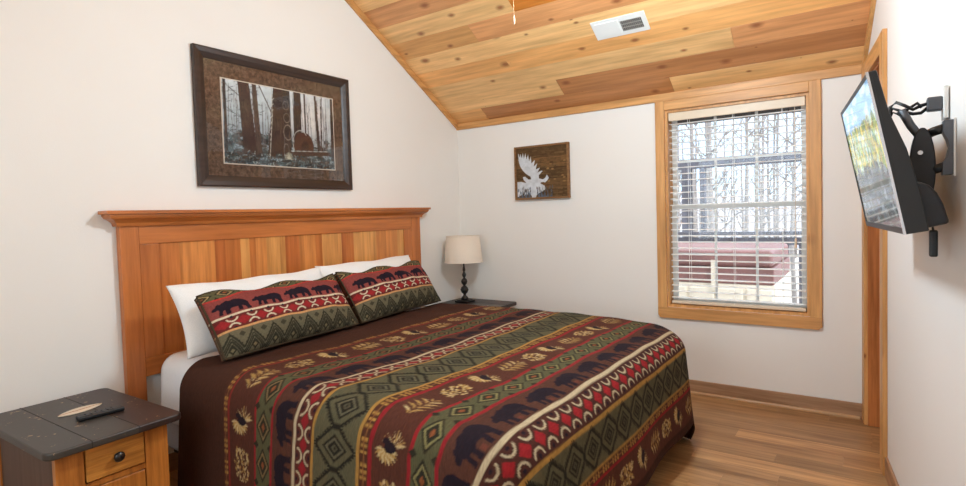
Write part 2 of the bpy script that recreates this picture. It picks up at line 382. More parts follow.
m = MB(); m.box(a-.1, b+.1, .14, .20, -.02, 2.3, RW); struct(m.build('wall_light_block', m_wall))  # unseen backing added to stop daylight leaking past the door
# ceiling boards
LT, MD, DK, RD, OR = (252, 202, 138), (244, 182, 114), (212, 146, 92), (232, 166, 110), (218, 134, 56)
rows = {0: [(0, .35, MD), (.35, 1.92, DK), (1.92, 3.9, LT)], 1: [(0, 1.13, LT), (1.13, 3.9, DK)], 2: [(0, 2.36, LT), (2.36, 3.9, RD)],
        3: [(0, 3.9, MD)], 4: [(0, 3.9, LT)], 5: [(0, .74, MD), (.74, 3.9, RD)], 6: [(0, 1.13, LT), (1.13, 3.9, OR)], 7: [(0, 3.9, RD)], 8: [(0, 3.9, LT)]}
m = MB(); nrm = Vector((0, SL, 1)).normalized()
ye = [.13, -.128]+[-.128-.14*k for k in range(1, 19)]
k = 0
edges = [.13, -.128]
while edges[-1] > YR+.14: edges.append(edges[-1]-.14)
edges.append(YR)
back = [YR-.14*i for i in range(1, 19)]+[-5.13]
def ceilrow(y0, y1, segs):
    for (x0, x1, c) in segs:
        j = .95+.1*random.random(); m.tint = (*lin([q*j for q in c]), random.random()); g = .0012
        vs = []
        for x in (x0+g*.6, x1-g*.6):
            for yy in (y0-g, y1+g):
                for dz in (0, .02): vs.append((x, yy, cz(yy)+dz))
        m.add(vs, [(0, 1, 3, 2), (4, 6, 7, 5), (0, 4, 5, 1), (2, 3, 7, 6), (0, 2, 6, 4), (1, 5, 7, 3)])
for r in range(len(edges)-1):
    segs = rows.get(r) or [(0, 1.2+random.random(), random.choice((LT, MD, RD))), ]
    if r not in rows: segs.append((segs[0][1], 3.9, random.choice((LT, MD, DK))))
    segs = [((x0 if x0 else -.12), x1, c) for x0, x1, c in segs]
    ceilrow(edges[r], edges[r+1], segs)
prev = YR
for yb in back: ceilrow(prev, yb, [(-.12, 1.6, random.choice((LT, MD))), (1.6, 3.9, random.choice((LT, MD, RD)))]); prev = yb
o = m.build('ceiling', m_ceil, tint=True); struct(o)
# roof deck above the boards keeps daylight out
m = MB()
m.add([(-.3, .35, cz(.35)+.03), (4.1, .35, cz(.35)+.03), (4.1, YR, cz(YR)+.03), (-.3, YR, cz(YR)+.03), (-.3, -5.3, cz(-5.3)+.03), (4.1, -5.3, cz(-5.3)+.03)] +
      [(-.3, .35, cz(.35)+.15), (4.1, .35, cz(.35)+.15), (4.1, YR, cz(YR)+.15), (-.3, YR, cz(YR)+.15), (-.3, -5.3, cz(-5.3)+.15), (4.1, -5.3, cz(-5.3)+.15)],
      [(0, 1, 2, 3), (3, 2, 5, 4), (6, 9, 8, 7), (9, 10, 11, 8), (0, 6, 7, 1), (4, 5, 11, 10), (0, 3, 9, 6), (3, 4, 10, 9), (1, 7, 8, 2), (2, 8, 11, 5)])
struct(m.build('roof_deck', plain('roof_shingle', (70, 66, 64), .9)))
# ceiling trims
m = MB(); m.box(0.0, 3.02, -.018, 0, 2.068, 2.122); struct(m.build('trim_1', m_trim[0], bevel=.002))
def rake(name, X0, X1, fx=None, mat=None):
    m = MB(); vs = []
    for yy in (0, YR, -4.99):
        xa, xb = (X0, X1) if fx is None else (fx(yy)+X0, fx(yy)+X1)
        for x, z in ((xa, cz(yy)-.055), (xb, cz(yy)-.055), (xb, cz(yy)), (xa, cz(yy))): vs.append((x, yy, z))
    fs = [(0, 1, 2, 3), (8, 11, 10, 9)]
    for s in (0, 4):
        for q in range(4): fs.append((s+q, s+(q+1) % 4, s+4+(q+1) % 4, s+4+q))
    m.add(vs, fs); return struct(m.build(name, mat or m_trim[1], bevel=.002))
rake('trim_2', 0, .018); rake('trim_3', -.018, 0, RX)
# far baseboard with shoe molding
m = MB(); m.box(0, 3.002, -.012, 0, 0, .096); o = struct(m.build('baseboard_far', m_base, bevel=.003))
m = MB(); m.prism([(-.012, 0), (-.024, 0), (-.023, .009), (-.018, .016), (-.012, .018)], 0, 0, 2.99); m.build('shoe_molding', m_shoe, o)
m = MB(); m.box(0, .012, -5, -.012, 0, .096); struct(m.build('baseboard_left', m_basey, bevel=.003))
m = MB(); m.box(-DY1*KL+.092, 5.0, -.012, 0, 0, .096, RW); struct(m.build('baseboard_right', m_basey, bevel=.003))
# door opening in the right wall: jamb, casings, closed door set back
m = MB(); m.box(a, a+.02, -.002, .14, 0, DZ, RW); m.box(b-.02, b, -.002, .14, 0, DZ, RW); m.box(a, b, -.002, .14, DZ-.02, DZ, RW)
dj = struct(m.build('door_1', m_jamb, bevel=.0015))
m = MB(); m.box(.004, a+.006, -.02, 0, 0, DZ+.09, RW); m.build('casing', m_trim[2], dj, bevel=.003)
m = MB(); m.box(b-.006, b+.088, -.02, 0, 0, DZ+.09, RW); m.build('casing', m_trim[2], dj, bevel=.003)
m = MB(); m.box(a+.006, b-.006, -.0195, 0, DZ-.004, DZ+.0895, RW); m.build('casing', m_trim[1], dj, bevel=.003)
m = MB(); m.box(a+.0205, b-.0205, .10, .138, .001, DZ-.0205, RW)
for z0, z1 in ((.15, .9), (1.02, 1.88)):
    for q0, q1 in ((a+.11, (a+b)/2-.04), ((a+b)/2+.04, b-.11)): m.box(q0, q1, .092, .10, z0, z1, RW)
dl = m.build('door_leaf', m_jamb, dj, bevel=.004)
m = MB(); m.box(b-.085, b-.065, .045, .10, .95, .97, RW); m.tube([RW @ Vector((b-.075, .045, .96)), RW @ Vector((b-.17, .045, .96))], .008); m.build('door_handle', m_bronze, dl, True)

# ------------------------------------------------------------------ WINDOW
win = empty('window_1', (2.29, 0, 1.3)); struct(win)
def wp(mm, name, mat, **k):
    o = mm.build(name, mat, None, **k); o.parent = win; o.matrix_parent_inverse = Matrix.Translation((-2.29, 0, -1.3)); return o
def wchild(mm, name, mat, par, **k):
    o = mm.build(name, mat, None, **k); o.parent = par; o.matrix_parent_inverse = Matrix.Identity(4); return o
m = MB(); m.box(1.783, WX0, -.02, 0, .60, 2.068); wp(m, 'casing', m_trim[2], bevel=.003)
m = MB(); m.box(WX1, 2.798, -.02, 0, .60, 2.068); wp(m, 'casing', m_trim[2], bevel=.003)
m = MB(); m.box(WX0, WX1, -.0195, 0, WZ1, 2.068); wp(m, 'casing', m_trim[0], bevel=.003)
c = .018
m = MB(); m.prism([(1.783, .603), (1.783, .526+c), (1.783+c, .526), (2.798-c, .526), (2.798, .526+c), (2.798, .603)], 1, -.0215, 0); wp(m, 'casing', m_trim[0], bevel=.003)
m = MB(); t = .018
m.box(WX0, WX0+t, 0, .13, WZ0, WZ1); m.box(WX1-t, WX1, 0, .13, WZ0, WZ1); m.box(WX0+t, WX1-t, 0, .13, WZ0, WZ0+t); m.box(WX0+t, WX1-t, 0, .13, WZ1-t, WZ1); wp(m, 'window_jamb', m_trim[2])
gx0, gx1 = WX0+t, WX1-t
def sash(name, z0, z1, y0, y1):
    m = MB(); s = .035
    m.box(gx0, gx0+s, y0, y1, z0, z1); m.box(gx1-s, gx1, y0, y1, z0, z1); m.box(gx0+s, gx1-s, y0, y1, z0, z0+s); m.box(gx0+s, gx1-s, y0, y1, z1-s, z1)
    o = wp(m, name, m_vinyl, bevel=.002)
    m = MB(); yc = (y0+y1)/2
    for k in (1, 2):
        x = gx0+s+(gx1-gx0-2*s)*k/3; m.box(x-.008, x+.008, yc-.006, yc+.006, z0+s, z1-s)
    m.box(gx0+s, gx1-s, yc-.0055, yc+.0055, (z0+z1)/2-.008, (z0+z1)/2+.008)
    wchild(m, 'muntin', m_vinyl, o)
    m = MB(); m.box(gx0+s, gx1-s, yc-.002, yc+.002, z0+s, z1-s); wchild(m, 'pane', m_glass, o)
sash('sash', WZ0+t, 1.335, .078, .10); sash('sash', 1.30, WZ1-t, .104, .126)
# blinds
bl = empty('window_blind', (2.29, .03, 1.95)); tag(bl, 'open white horizontal slat blind hanging inside the pine window frame', 'blind')
def bp(mm, name, mat, **k):
    o = mm.build(name, mat, None, **k); o.parent = bl; o.matrix_parent_inverse = Matrix.Translation((-2.29, -.03, -1.95)); return o
bx0, bx1 = gx0+.004, gx1-.004
m = MB(); m.box(bx0, bx1, .006, .018, 1.925, WZ1-t-.001); bp(m, 'valance', m_valance, bevel=.004)
m = MB(); m.box(bx0+.004, bx1-.004, .02, .062, 1.945, WZ1-t-.002); bp(m, 'headrail', m_white)
m = MB(); n = 29; zt, zb = 1.905, .672; th = math.radians(-1.0)
for i in range(n):
    z = zt+(zb-zt)*i/(n-1); P = []
    for k in range(7):
        q = -.025+.05*k/6; arch = .003*(1-(q/.025)**2); P.append((.041+q*math.cos(th), z+arch-q*math.sin(th)))
    P += [(y_, z_-.0028) for y_, z_ in reversed(P)]
    m.prism(P, 0, bx0+.003, bx1-.003)
bp(m, 'slats', m_slat, fix=True)
m = MB(); m.box(bx0+.003, bx1-.003, .018, .064, .628, .648); bp(m, 'bottom_rail', m_valance, bevel=.003)
for x in (2.0, 2.29, 2.58):
    m = MB(); m.box(x-.0012, x+.0012, .0135, .015, .645, 1.945); m.box(x-.0012, x+.0012, .067, .0685, .645, 1.945); bp(m, 'ladder_cord', m_slat)
m = MB(); m.tube([(2.655, .0, 1.93), (2.656, -.002, 1.6), (2.656, -.002, 1.1)], .0015, 6); m.lathe([(.001, 1.03), (.008, 1.035), (.006, 1.09), (.002, 1.1)], 2.656, -.002, 10); bp(m, 'lift_cord', m_valance)
m = MB(); m.lathe([(.001, 1.90), (.006, 1.905), (.006, 1.915), (.001, 1.92)], 2.62, .0, 8); bp(m, 'hold_clip', m_bronze)

# ------------------------------------------------------------------ OUTSIDE
m_deck = wood('weathered_deck_wood', (205, 200, 194), 0, .8, .7, .2, contrast=.25)
m_grey_post = wood('grey_stained_wood', (112, 114, 126), 2, .8, .7, .2, contrast=.3)
m_bark = plain('grey_bark', (168, 162, 160), .9, .2, 0, .35, 9, .4)
m_snow = plain('pale_ground', (214, 208, 200), .9, .2, 0, .35, 1.2, .3)
m_tub = plain('hot_tub_cabinet', (244, 236, 220), .6, .4, 0, .08, 3, .05)
m_lid = plain('hot_tub_vinyl', (150, 108, 106), .45, .5, 0, .3, 3.5, .2)
m = MB(); m.box(-6, 9, .14, 3.9, -.12, -.02)
deck = m.build('deck_floor', m_deck); struct(deck)
m = MB(); m.box(-25, 30, 3.9, 45, -1.2, -1.0); struct(m.build('ground', m_snow))
tub = empty('hot_tub', (1.4, 1.65, -.02)); tag(tub, 'cream hot tub with padded wine red lid on the deck outside the window', 'hot tub')
def tp(mm, name, mat, **k):
    o = mm.build(name, mat, None, **k); o.parent = tub; o.matrix_parent_inverse = Matrix.Translation((-1.4, -1.65, .02)); return o
m = MB(); m.box(.36, 2.42, 1.0, 2.12, -.02, .66)
for k in range(9): m.box(.38+k*.228, .38+k*.228+.2, .985, 1.0, .04, .62)
tp(m, 'cabinet', m_tub, bevel=.02)
m = MB(); m.box(.36, 2.40, 1.0, 2.12, .80, .94); tp(m, 'lid', m_lid, bevel=.035, seg=4)
m = MB(); m.box(.37, 2.41, .995, 2.12, .66, .80); tp(m, 'lid_skirt', m_lid, bevel=.01)
for x in (.9, 1.95):
    m = MB(); m.box(x-.02, x+.02, .975, .99, .60, .86); tp(m, 'lid_strap', m_tub)
rail = empty('deck_railing', (1.5, 3.4, -.02)); tag(rail, 'dark grey deck railing with thin balusters behind the hot tub', 'railing')
def rp(mm, name, mat, **k):
    o = mm.build(name, mat, None, **k); o.parent = rail; o.matrix_parent_inverse = Matrix.Translation((-1.5, -3.4, .02)); return o
m = MB(); m.box(-3, 6, 3.34, 3.46, .96, 1.0); rp(m, 'top_rail', m_grey_post)
m = MB(); m.box(-3, 6, 3.38, 3.42, .84, .93); rp(m, 'sub_rail', m_grey_post)
m = MB(); m.box(-3, 6, 3.38, 3.42, .06, .12); rp(m, 'bottom_rail', m_grey_post)
for i in range(28):
    x = -.6+i*.13; m = MB(); m.box(x-.016, x+.016, 3.384, 3.416, .12, .84); rp(m, 'baluster', m_grey_post)
for x in (-1, .9, 2.8, 4.7):
    m = MB(); m.box(x-.05, x+.05, 3.35, 3.45, -.02, 1.06); rp(m, 'railing_post', m_grey_post)
pg = empty('pergola', (1.3, 6, -1.0)); tag(pg, 'dark grey timber pergola with a long beam beyond the deck railing', 'pergola')
def pp(mm, name, **k):
    o = mm.build(name, m_grey_post, None, **k); o.parent = pg; o.matrix_parent_inverse = Matrix.Translation((-1.3, -6, 1.0)); return o
m = MB(); m.box(-2, 5.5, 5.93, 6.07, 1.99, 2.15); pp(m, 'beam')
for x, w_ in ((.45, .075), (.72, .035), (3.6, .08)):
    m = MB(); m.box(x-w_, x+w_, 5.93, 6.07, -1.0, 1.99); pp(m, 'post')
# bare trees
rt = random.Random(5)
def tree(x, y, h, r):
    m = MB(); lean = rt.uniform(-.12, .12); base = Vector((x, y, -1.02)); pts = [base+Vector((lean*t*t+rt.uniform(-.04, .04), 0, h*t)) for t in (0, .25, .5, .75, 1)]
    m.tube(pts, [r, r*.85, r*.65, r*.42, r*.12], 7)
    def branch(p, d, l, rr, dep):
        q = p+d*l*.5+Vector((0, 0, .06*l)); e = p+d*l+Vector((0, 0, .22*l)); m.tube([p, q, e], [rr, rr*.7, rr*.25], 5)
        if dep:
            for _ in range(3):
                t = rt.uniform(.35, .95); pp_ = p.lerp(e, t); dd = (d+Vector((rt.uniform(-.8, .8), rt.uniform(-.5, .5), rt.uniform(-.1, .8)))).normalized(); branch(pp_, dd, l*.5, rr*.5, dep-1)
    for k in range(12):
        t = rt.uniform(.2, .95); i = min(3, int(t*4)); p = pts[i].lerp(pts[i+1], t*4-i)
        a_ = rt.uniform(0, 2*PI); d = Vector((math.cos(a_), math.sin(a_)*.6, rt.uniform(.3, 1))).normalized(); branch(p, d, rt.uniform(.45, .85), r*.4, 2)
    o = m.build('bare_tree', m_bark, None, smooth=True, fix=False)
    tag(o, 'leafless grey tree seen through the blind beyond the deck', 'tree', 'bare trees beyond the deck')
spots = []; tries = 0
while len(spots) < 44 and tries < 6000:
    tries += 1; y = rt.uniform(8.5, 28); ang = math.radians(rt.uniform(3.0, 21)); x0 = 3.02-(y+4)*math.tan(ang)
    if all(math.hypot(x0-a_, y-b_) > 1.35 for a_, b_ in spots): spots.append((x0, y)); tree(x0, y, rt.uniform(6, 10), rt.uniform(.035, .08))
# wooded hill behind
m = MB(); n = 40; vs = []; fs = []
for i in range(n):
    x = -30+60*i/(n-1); h = 2.0+.35*math.sin(x*.4)+.25*math.sin(x*1.1+1)
    vs += [(x, 30, -1.2), (x, 33, h), (x, 40, h*1.15), (x, 44, -1.2)]
for i in range(n-1):
    for k in range(3): fs.append((4*i+k, 4*i+k+1, 4*i+4+k+1, 4*i+4+k))
m.add(vs, fs); struct(m.build('hills', plain('distant_wood', (196, 196, 204), .95, .1, 0, .3, 2.5, .5), smooth=True))

# ------------------------------------------------------------------ CEILING VENT, FAN
vent = empty('ceiling_vent'); 
vm = Matrix.Translation((1.745, -.5725, cz(-.5725))) @ Matrix.Rotation(-math.atan(SL), 4, 'X')
vent.matrix_world = vm; tag(vent, 'white rectangular air vent with dark grille set in the wooden ceiling', 'vent')
m = MB(); hw, hh = .175, .075
m.prism([(-hw, -hh), (hw, -hh), (hw, hh), (-hw, hh)], 2, -.006, 0); m.prism([(-hw+.02, -hh+.02), (.0, -hh+.02), (.0, hh-.02), (-hw+.02, hh-.02)], 2, -.010, -.004); m.build('vent_frame', m_white, vent, bevel=.002)
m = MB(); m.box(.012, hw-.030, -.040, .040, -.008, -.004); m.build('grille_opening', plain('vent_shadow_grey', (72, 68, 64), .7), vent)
m = MB()
for k in range(11): x = .017+k*.0118; m.box(x, x+.0030, -.039, .039, -.0095, -.007)
for k in range(4): y_ = -.039+k*.026; m.box(.012, hw-.030, y_-.0015, y_+.0015, -.010, -.007)
m.build('vent_fins', plain('vent_fin_grey', (176, 170, 162), .5), vent)
fan = empty('ceiling_fan', (1.9, -2.05, 3.4)); tag(fan, 'ceiling fan whose thin pull chain dangles in front of the wooden ceiling', 'ceiling fan')
def fp(mm, name, mat, **k):
    o = mm.build(name, mat, None, **k); o.parent = fan; o.matrix_parent_inverse = Matrix.Translation((-1.9, 2.05, -3.4)); return o
m = MB(); m.lathe([(.06, 3.40), (.06, 3.30), (.012, 3.28), (.012, 2.80)], 1.9, -2.05, 16); fp(m, 'downrod', m_bronze, smooth=True)
m = MB(); m.lathe([(.03, 2.80), (.11, 2.77), (.12, 2.70), (.10, 2.66), (.05, 2.64)], 1.9, -2.05, 24); fp(m, 'motor_housing', m_bronze, smooth=True)
for k in range(4):
    a_ = k*PI/2+.4; R_ = Matrix.Translation((1.9, -2.05, 2.71)) @ Matrix.Rotation(a_, 4, 'Z') @ Matrix.Rotation(.2, 4, 'X')
    m = MB(); m.box(.12, .62, -.065, .065, -.004, .004, R_); fp(m, 'blade', m_cherry[0], bevel=.003)
m = MB(); m.lathe([(.05, 2.64), (.09, 2.62), (.11, 2.57), (.09, 2.52), (.04, 2.50)], 1.9, -2.05, 24)
fp(m, 'light_bowl', plain('frosted_glass', (240, 232, 215), .3), smooth=True)
# pull chain hangs from the rim of the housing on the viewer's right
cx_, cy_ = 1.823, -2.00
m = MB(); m.tube([(1.86, -2.04, 2.66), (1.83, -2.01, 2.64), (cx_, cy_, 2.6), (cx_, cy_, 2.125)], .0008, 6); m.lathe([(.001, 2.088), (.004, 2.091), (.005, 2.105), (.003, 2.125), (.001, 2.128)], cx_, cy_, 10); fp(m, 'pull_chain', plain('brushed_nickel', (176, 138, 106), .5, .4, .2))

# ------------------------------------------------------------------ BED
YC = -1.765
bed = empty('bed', (0, 0, 0)); bed.location = (.06, YC, 0)
def add(mm, name, mat, par, origin=None, **k):
    """build in world coordinates, parent to an empty standing at origin"""
    o = mm.build(name, mat, None, **k); o.parent = par
    r = par
    off = Vector((0, 0, 0))
    while r: off += r.location; r = r.parent
    o.data.transform(Matrix.Translation(-off)); return o
tag(bed, 'cherry wood king bed with tall panelled headboard against the beige wall', 'bed')
HX = .045
hb = MB(); hb.box(.008, .028, -2.73, -.69, .60, 1.30); hbo = add(hb, 'headboard', m_cherry[2], bed)
for y0, y1 in ((-2.802, -2.715), (-.705, -.600)):
    m = MB(); m.box(.003, HX, y0, y1, 0, 1.305); add(m, 'post', m_cherry[2], hbo, bevel=.004)
m = MB(); m.box(.008, HX-.003, -2.715, -.705, 1.208, 1.305); add(m, 'top_rail', m_cherry[1], hbo, bevel=.003)
m = MB(); m.box(.008, HX-.003, -2.715, -.705, .54, .632); add(m, 'bottom_rail', m_cherry[1], hbo, bevel=.003)
for y0, y1 in ((-2.715, -2.622), (-.79, -.705)):
    m = MB(); m.box(.008, HX-.003, y0, y1, .632, 1.208); add(m, 'stile', m_cherry[2], hbo, bevel=.003)
m = MB(); y0 = -2.622; pc = [(208, 124, 60), (220, 142, 74), (198, 112, 54), (232, 166, 94), (210, 126, 62)]
k = 0
while y0 < -.80:
    w_ = random.uniform(.035, .13); y1 = min(y0+w_, -.79); m.tint = (*lin(random.choice(pc)), random.random()); m.box(.02, HX-.012, y0, y1, .632, 1.208); y0 = y1
add(m, 'panel', m_panel, hbo, tint=True)
m = MB()   # crown: stepped cove profile, mitred returns
prof = [(.0, 1.300), (.012, 1.300), (.016, 1.316), (.030, 1.330), (.044, 1.338), (.052, 1.350), (.052, 1.358), (.064, 1.360), (.064, 1.376), (0, 1.376)]
vs = []; rings = []
for (e, z) in prof:
    rings.append([(.003, -2.802-e*1.12, z), (HX+e, -2.802-e*1.12, z), (HX+e, -.600+e, z), (.003, -.600+e, z)])
vs = [p for r in rings for p in r]; fs = []
for i in range(len(rings)-1):
    for q in range(3): fs.append((i*4+q, i*4+q+1, i*4+5+q, i*4+4+q))
fs.append((3, 2, 1, 0)); m.add(vs, fs); b_ = (len(rings)-1)*4
m.f.append(tuple(b_+q for q in range(4))); m.f.append(tuple([i*4 for i in range(len(rings))]+[]))
m.f.append(tuple([i*4+3 for i in reversed(range(len(rings)))]))
add(m, 'crown_molding', m_cherry[1], hbo)
fr = MB()
for y0 in (-2.62, -.95): fr.box(.08, 2.08, y0, y0+.04, .13, .17)
for x0 in (.5, 1.9): fr.box(x0, x0+.04, -2.62, -.91, .13, .17)
fro = add(fr, 'bed_frame', m_dgrey, bed)
for x0 in (.5, 1.9):
    for y0 in (-2.60, -1.785, -.955):
        m = MB(); m.box(x0, x0+.04, y0, y0+.04, 0, .13); add(m, 'leg', m_dgrey, bed)
m = MB(); m.box(.11, 2.06, -2.672, -.858, .17, .40)
tag(m.build('box_spring', m_mattress, bevel=.03, seg=3), 'pale blue box spring under the mattress, showing beside the dark nightstand', 'box spring')
m = MB(); m.box(.11, 2.08, -2.670, -.860, .40, .633)
mt = m.build('mattress', m_mattress, bevel=.06, seg=4); tag(mt, 'thick pale mattress under the white sheets and bear quilt', 'mattress')

def drape(name, T0, T1, A, B, zt, yc, half, xf, r, mat, res, canvas=None, thick=.012, fold=1.0, seed=1, flare=(.05, .10), cap=.60, RC=0.0, sag=0.0):
    """cloth laid on a bed: s across (y), t along (x); sides drop by A, foot drops by B"""
    ns = int(2*(half+A)/res)+1; ntt = max(2, int((T1-T0)/res)+1)
    S, T = np.meshgrid(np.linspace(-(half+A), half+A, ns), np.linspace(T0, T1, ntt))
    sg = np.sign(S); ca = np.maximum(np.abs(S)-(half-RC), 0); cb = np.maximum(T-(xf-RC), 0); rr = np.maximum(np.hypot(ca, cb), 1e-9)
    ea = ca; eb = cb; rho = np.maximum(rr-RC, 0)
    rho = np.where(rho > cap, cap+(rho-cap)*.9, rho)
    ph = np.arctan2(eb, ea+1e-9); q = PI*r/2
    fl = flare[0]*np.cos(ph)**2+flare[1]*np.sin(ph)**2
    out = np.where(rho < q, r*np.sin(np.minimum(rho, q)/r), r+(rho-q)*fl); dn = np.where(rho < q, r*(1-np.cos(np.minimum(rho, q)/r)), r+(rho-q)*np.sqrt(1-fl**2))
    hang = np.clip((dn-r)/.45, 0, 1)
    out += fold*hang*(.012*np.sin(S*9+seed)*np.sin(ph)**2+.010*np.sin(T*8+seed*2)*np.cos(ph)**2*(ea > 0)+.030*np.sin(ph*6.0+.5)*np.sin(2*ph)**2*(eb > 0)*(ea > 0))
    inside = rho <= 0; X = np.where(inside, T, np.minimum(T, xf-RC)+(RC+out)*cb/rr); Y = yc+sg*np.where(inside, np.abs(S), np.minimum(np.abs(S), half-RC)+(RC+out)*ca/rr); Z = zt-dn-sag*np.clip((T-1.7)/.4, 0, 1)**2
    Z = Z+.007*np.sin(S*3.1+seed)*np.cos(T*2.7)*np.clip(1-dn*8, 0, 1)+fold*.0022*(np.sin(T*23+2*np.sin(S*5))+np.sin(S*19+1.5*np.sin(T*7)))*np.clip(1-dn*4, 0.2, 1)
    Z = np.maximum(Z, .012)
    P = np.stack([X, Y, Z], -1)
    # turned-under rim all round gives the cloth its thickness
    def shrink(edge, inner): d = inner-edge; d /= np.linalg.norm(d, axis=-1, keepdims=True)+1e-9; return d
    col = None
    if canvas is not None: col = canvas.sample(S+half+A, T-T0+.045*np.clip((-S-.45)/.75, 0, 1)*np.clip((T-.75)/.5, 0, 1)*np.clip((2.3-T)/.3, 0, 1))
    v = P.reshape(-1, 3); idx = np.arange(ns*ntt).reshape(ntt, ns)
    f = np.stack([idx[:-1, :-1], idx[:-1, 1:], idx[1:, 1:], idx[1:, :-1]], -1).reshape(-1, 4)
    ring = np.concatenate([idx[0, :-1], idx[:-1, -1], idx[-1, :0:-1], idx[:0:-1, 0]])
    nin = np.concatenate([idx[6, :-1], idx[:-1, -7], idx[-7, :0:-1], idx[:0:-1, 6]]) if ntt > 8 else ring
    # normals approx
    gx = np.gradient(P, axis=1); gy = np.gradient(P, axis=0); nn = np.cross(gx, gy); nn /= np.linalg.norm(nn, axis=-1, keepdims=True)+1e-9
    if nn[ntt//3, ns//2, 2] < 0: nn = -nn; 
    nf = nn.reshape(-1, 3)
    rv = v[ring]-nf[ring]*thick; rv2 = v[nin]-nf[nin]*thick*.9
    rv[:, 2] = np.maximum(rv[:, 2], .004); rv2[:, 2] = np.maximum(rv2[:, 2], .004)
    b0 = len(v); k = len(ring); j = np.arange(k); j2 = (j+1) % k
    f1 = np.stack([ring[j], b0+j, b0+j2, ring[j2]], -1); f2 = np.stack([b0+j, b0+k+j, b0+k+j2, b0+j2], -1)
    V = np.concatenate([v, rv, rv2]); F = np.concatenate([f, f1, f2])
    me = D.meshes.new(name); me.vertices.add(len(V)); me.vertices.foreach_set('co', V.astype(np.float32).ravel())
    me.loops.add(F.size); me.loops.foreach_set('vertex_index', F.astype(np.int32).ravel())
    me.polygons.add(len(F)); me.polygons.foreach_set('loop_start', np.arange(0, F.size, 4, dtype=np.int32)); me.polygons.foreach_set('loop_total', np.full(len(F), 4, dtype=np.int32))
    me.update(calc_edges=True); me.validate()
    me.polygons.foreach_set('use_smooth', np.ones(len(me.polygons), bool))
    if col is not None:
        c = col.reshape(-1, 3); c = np.concatenate([c, c[ring], c[nin]]); c = np.concatenate([c, np.ones((len(c), 1))], 1)
        a_ = me.color_attributes.new('paint', 'FLOAT_COLOR', 'POINT'); a_.data.foreach_set('color', c.astype(np.float32).ravel())
    me.materials.append(mat); o = D.objects.new(name, me); COL.objects.link(o); return o
sh = drape('bed_sheet', .13, .80, .36, .0, .650, YC, .835, 3, .085, m_sheet, .02, None, .006, .8, 3)
tag(sh, 'white sheet tucked over the head end of the mattress below the pillows', 'sheet')
# quilt print
QA, QT0, QT1, QH = .68, .47, 2.66, .87
SW = 2*(QH+QA); cv = Canvas(SW, QT1-QT0, .0025, (84, 52, 40)); t0 = QT0
def T(x): return x-QT0
def hl(c0, c1, c): cv.rect(0, SW, T(c0), T(c1), c)
def section(g0, sc, leafc=GOLD, full=True):
    """gold dash, red, leaf, red, small diamonds, red, bears"""
def leafband(a_, b_, pitch=.18, off=0):
    cv.rect(0, SW, T(a_), T(b_), (96, 56, 44))
    for i in range(int(SW/pitch)+1): leaf(cv, .06+off+i*pitch, T((a_+b_)/2), pitch*.78, (b_-a_)*.82, (190, 150, 88), (218, 190, 138), i)
gold_dash(cv, T(.835), T(.866), 0, SW, False); hl(.868, .880, (150, 56, 48)); leafband(.880, 1.070, .19); hl(1.070, 1.082, RED)
small_diamonds(cv, T(1.082), T(1.185), 0, SW, .147, (140, 116, 78)); hl(1.185, 1.197, RED)
bears(cv, T(1.197), T(1.330), 0, SW, .20, off=.08); hl(1.330, 1.346, CRM)
moons(cv, T(1.346), T(1.432), 0, SW, .085); hl(1.432, 1.446, GOLD)
big_diamonds(cv, T(1.446), T(1.662), 0, SW, .150); hl(1.662, 1.678, GOLD); gold_dash(cv, T(1.678), T(1.718), 0, SW); hl(1.718, 1.735, RED)
leafband(1.735, 1.890, .18, .09); hl(1.890, 1.905, RED); small_diamonds(cv, T(1.905), T(2.000), 0, SW, .147, (150, 140, 92)); hl(2.000, 2.016, RED)
bears(cv, T(2.016), T(2.138), 0, SW, .20, off=.02); hl(2.138, 2.156, CRM)
moons(cv, T(2.156), T(2.262), 0, SW, .088, (170, 44, 48), (86, 50, 42), .62); hl(2.262, 2.279, GOLD)
big_diamonds(cv, T(2.279), T(2.430), 0, SW, .150, .05, True); hl(2.430, 2.441, GOLD); gold_dash(cv, T(2.441), T(2.470), 0, SW); hl(2.470, 2.482, RED)
leafband(2.482, 2.62, .18, .04); hl(2.62, 2.66, (70, 42, 34))
# woven irregularity of the print
cv.a *= (.68*(1+.12*(rng.rand(*cv.a.shape[:2])-.5)))[..., None]
m_quilt = attr_mat('bear_quilt_print', bump_scale=(220, 45, 45), bstr=.5, bdist=.003, sheen=0)
ql = drape('bear_quilt', QT0, QT1, QA, QT1-2.095, .672, YC, QH, 2.095, .13, m_quilt, .005, cv, .012, 1.0, 2, RC=.11, sag=.02)
tag(ql, 'dark brown bed quilt with rows of bears, leaves and diamonds covering the bed', 'quilt')

